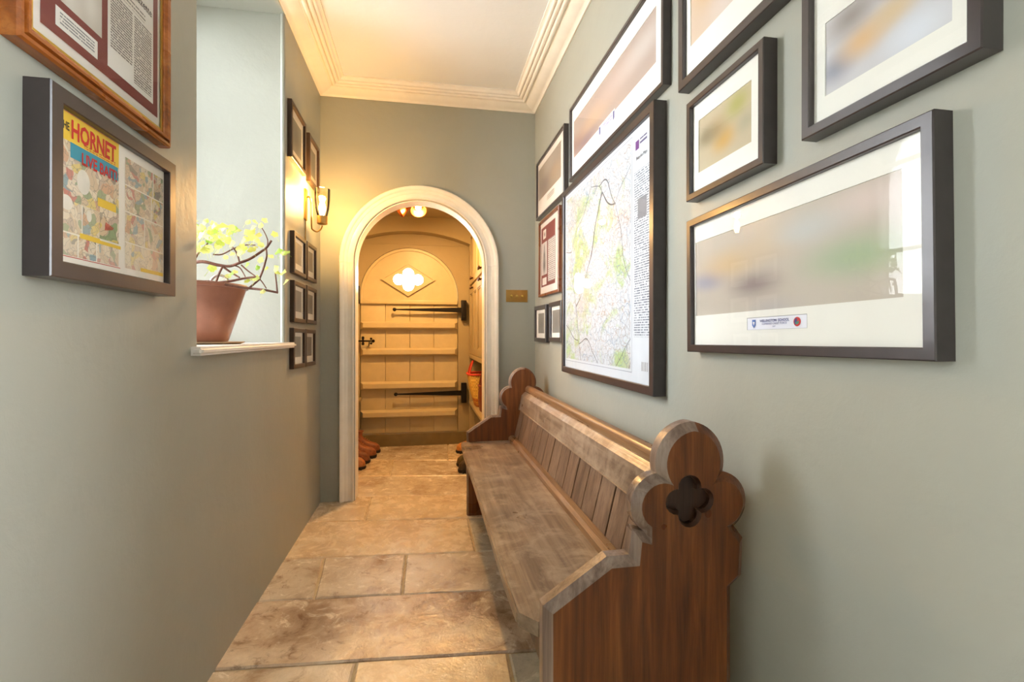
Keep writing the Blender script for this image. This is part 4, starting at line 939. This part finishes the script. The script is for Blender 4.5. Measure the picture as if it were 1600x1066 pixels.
for sg in (-1, 1):
    hx, hy = .02*sg, sg*.168
    b = BM(); tube(b, [(hx + .034*math.cos(a), hy, .245 + .034*math.sin(a)) for a in [2*PI*k/24 for k in range(25)]], .0055, 8, False); obj('ring_handle', b, m_hand, t)
    b = BM(); box(b, (hx-.014, hy-.012, .2), (hx+.014, hy+.012, .218), .004); obj('handle_lug', b, m_pot, t)
m_stem = plain('woody_stem', srgb(112, 70, 54), .7, var=.35, scale=60, bump=.6, bscale=90)
ZP = lambda x, y, dy=0.: tuple(a_-b_ for a_, b_ in zip(ony((x/7.61+290, y/7.61+330), PY+dy), (PX, PY, SZ+.009)))
stems = [([(60,860),(90,640),(200,600),(380,640),(520,655),(640,615),(770,565),(900,480),(965,430),(1020,350)], .007, .004, .0),
         ([(60,900),(200,860),(350,855),(550,830),(700,800),(825,785),(880,800)], .006, .0035, -.03), ([(880,800),(915,715),(950,600),(965,530),(960,450)], .004, .003, -.03),
         ([(60,890),(250,840),(400,860),(650,905),(800,922),(950,940),(1100,970)], .006, .004, -.10), ([(1090,965),(1080,850),(1060,690)], .0035, .002, -.10),
         ([(440,660),(400,740),(360,850)], .004, .004, .0), ([(450,665),(540,730),(640,790)], .0045, .003, .0), ([(590,650),(650,680),(710,780)], .003, .002, .0),
         ([(660,640),(740,710),(830,775),(900,830),(960,920)], .003, .002, -.02), ([(640,610),(620,530),(570,440),(520,400)], .0035, .002, .0),
         ([(325,515),(430,515),(560,450),(690,405),(830,405)], .003, .002, .03), ([(760,910),(870,820),(885,800)], .004, .003, -.03),
         ([(970,420),(975,340),(920,220),(880,180)], .0025, .0015, .0), ([(60,800),(120,555),(210,440),(265,380),(310,310)], .0045, .002, .05), ([(60,850),(80,560),(70,400),(95,240)], .004, .002, .08)]
for pts, r0, r1, dy in stems:
    b = BM(); tube(b, smooth_path([ZP(x, y_, dy + .006*math.sin(k*2.1)) for k, (x, y_) in enumerate(pts)], 4), (r0, r1), 7); obj('stem', b, m_stem, t, 60)
m, nt, p = newmat('leaf_lime'); rnd = N(nt, 'ShaderNodeObjectInfo').outputs['Random']
cl = ramp(nt, rnd, [(0, srgb(214, 216, 120)), (.5, srgb(226, 230, 150)), (.85, srgb(190, 206, 92)), (1, srgb(140, 186, 72))])
nt.links.new(cl, p.inputs['Base Color']); p.inputs['Roughness'].default_value = .5
tr = N(nt, 'ShaderNodeBsdfTranslucent'); nt.links.new(cl, tr.inputs[0]); mx = N(nt, 'ShaderNodeMixShader'); mx.inputs[0].default_value = .5
nt.links.new(p.outputs[0], mx.inputs[1]); nt.links.new(tr.outputs[0], mx.inputs[2]); nt.links.new(mx.outputs[0], nt.nodes['Material Output'].inputs[0])
m_leaf = m
def leaf_mesh(lob):
    b = BM(); c0 = b.verts.new((0, 0, .006)); P = []
    n = 15
    for k in range(n):
        a = -PI*.86 + 2*PI*.86*k/(n-1); r_ = .5*(1 + lob*math.cos(5*a))*(1.05 - .15*abs(a)/PI)
        P.append(b.verts.new((r_*math.sin(a), r_*math.cos(a) + .1, -.10*abs(math.sin(a)) + .05*math.cos(3*a))))
    st = b.verts.new((0, -.25, 0))
    for k in range(n-1): b.faces.new((c0, P[k], P[k+1]))
    b.faces.new((c0, P[-1], st)); b.faces.new((c0, st, P[0]))
    tube(b, [(0, -.2, 0), (.03, -.6, -.05), (0, -1.1, -.2)], .018, 4)
    me = bpy.data.meshes.new('leaf'); bmesh.ops.recalc_face_normals(b, faces=b.faces); b.to_mesh(me); b.free(); me.materials.append(m_leaf)
    me.polygons.foreach_set('use_smooth', [True]*len(me.polygons)); return me
LM = [leaf_mesh(.10), leaf_mesh(.16), leaf_mesh(.05)]
spots = [(1100,480),(1200,490),(1130,500),(1090,730),(1140,735),(1180,850),(910,960),(940,110),(880,180),(840,130),(1070,290),(760,250),(790,210),(735,270),(550,210),(430,210),(390,255),(460,170),(290,200),(320,180),(240,130),(215,150),(160,260),(185,230),(330,330),(345,345),(250,320),(370,440),(385,420),(180,380),(90,480),(110,430),(470,350),(490,330),(680,490),(700,460),(600,730),(530,760),(500,770),(300,680),(320,700),(285,670),(720,650),(880,580),(1010,530),(850,680),(720,830),(820,820),(835,800),(90,690),(540,400),(620,240),(680,360),(850,360),(820,340),(900,400),(640,500),(440,300),(400,350),(270,430),(240,470),(480,560),(130,330),(150,470),(560,520),(90,300),(120,210),(780,330),(950,690),(1080,690)]
spots += [(random.uniform(70, 860), random.uniform(130, 480)) for k in range(45)]
for k, (x, y_) in enumerate(spots):
    o = bpy.data.objects.new('leaf', LM[k % 3]); COL.objects.link(o); o.parent = t
    right = x > 1040
    o.location = ZP(x + random.uniform(-8, 8), y_ + random.uniform(-8, 8), random.uniform(-.12, -.08) if right or y_ > 940 else random.uniform(-.06, .1))
    s_ = random.uniform(.020, .034) if not (x, y_) in ((300,680), (1100,480)) else .036
    o.scale = (s_, s_, s_); o.rotation_euler = (random.uniform(.5, 1.5), random.uniform(-.7, .7), random.uniform(-.9, .9))
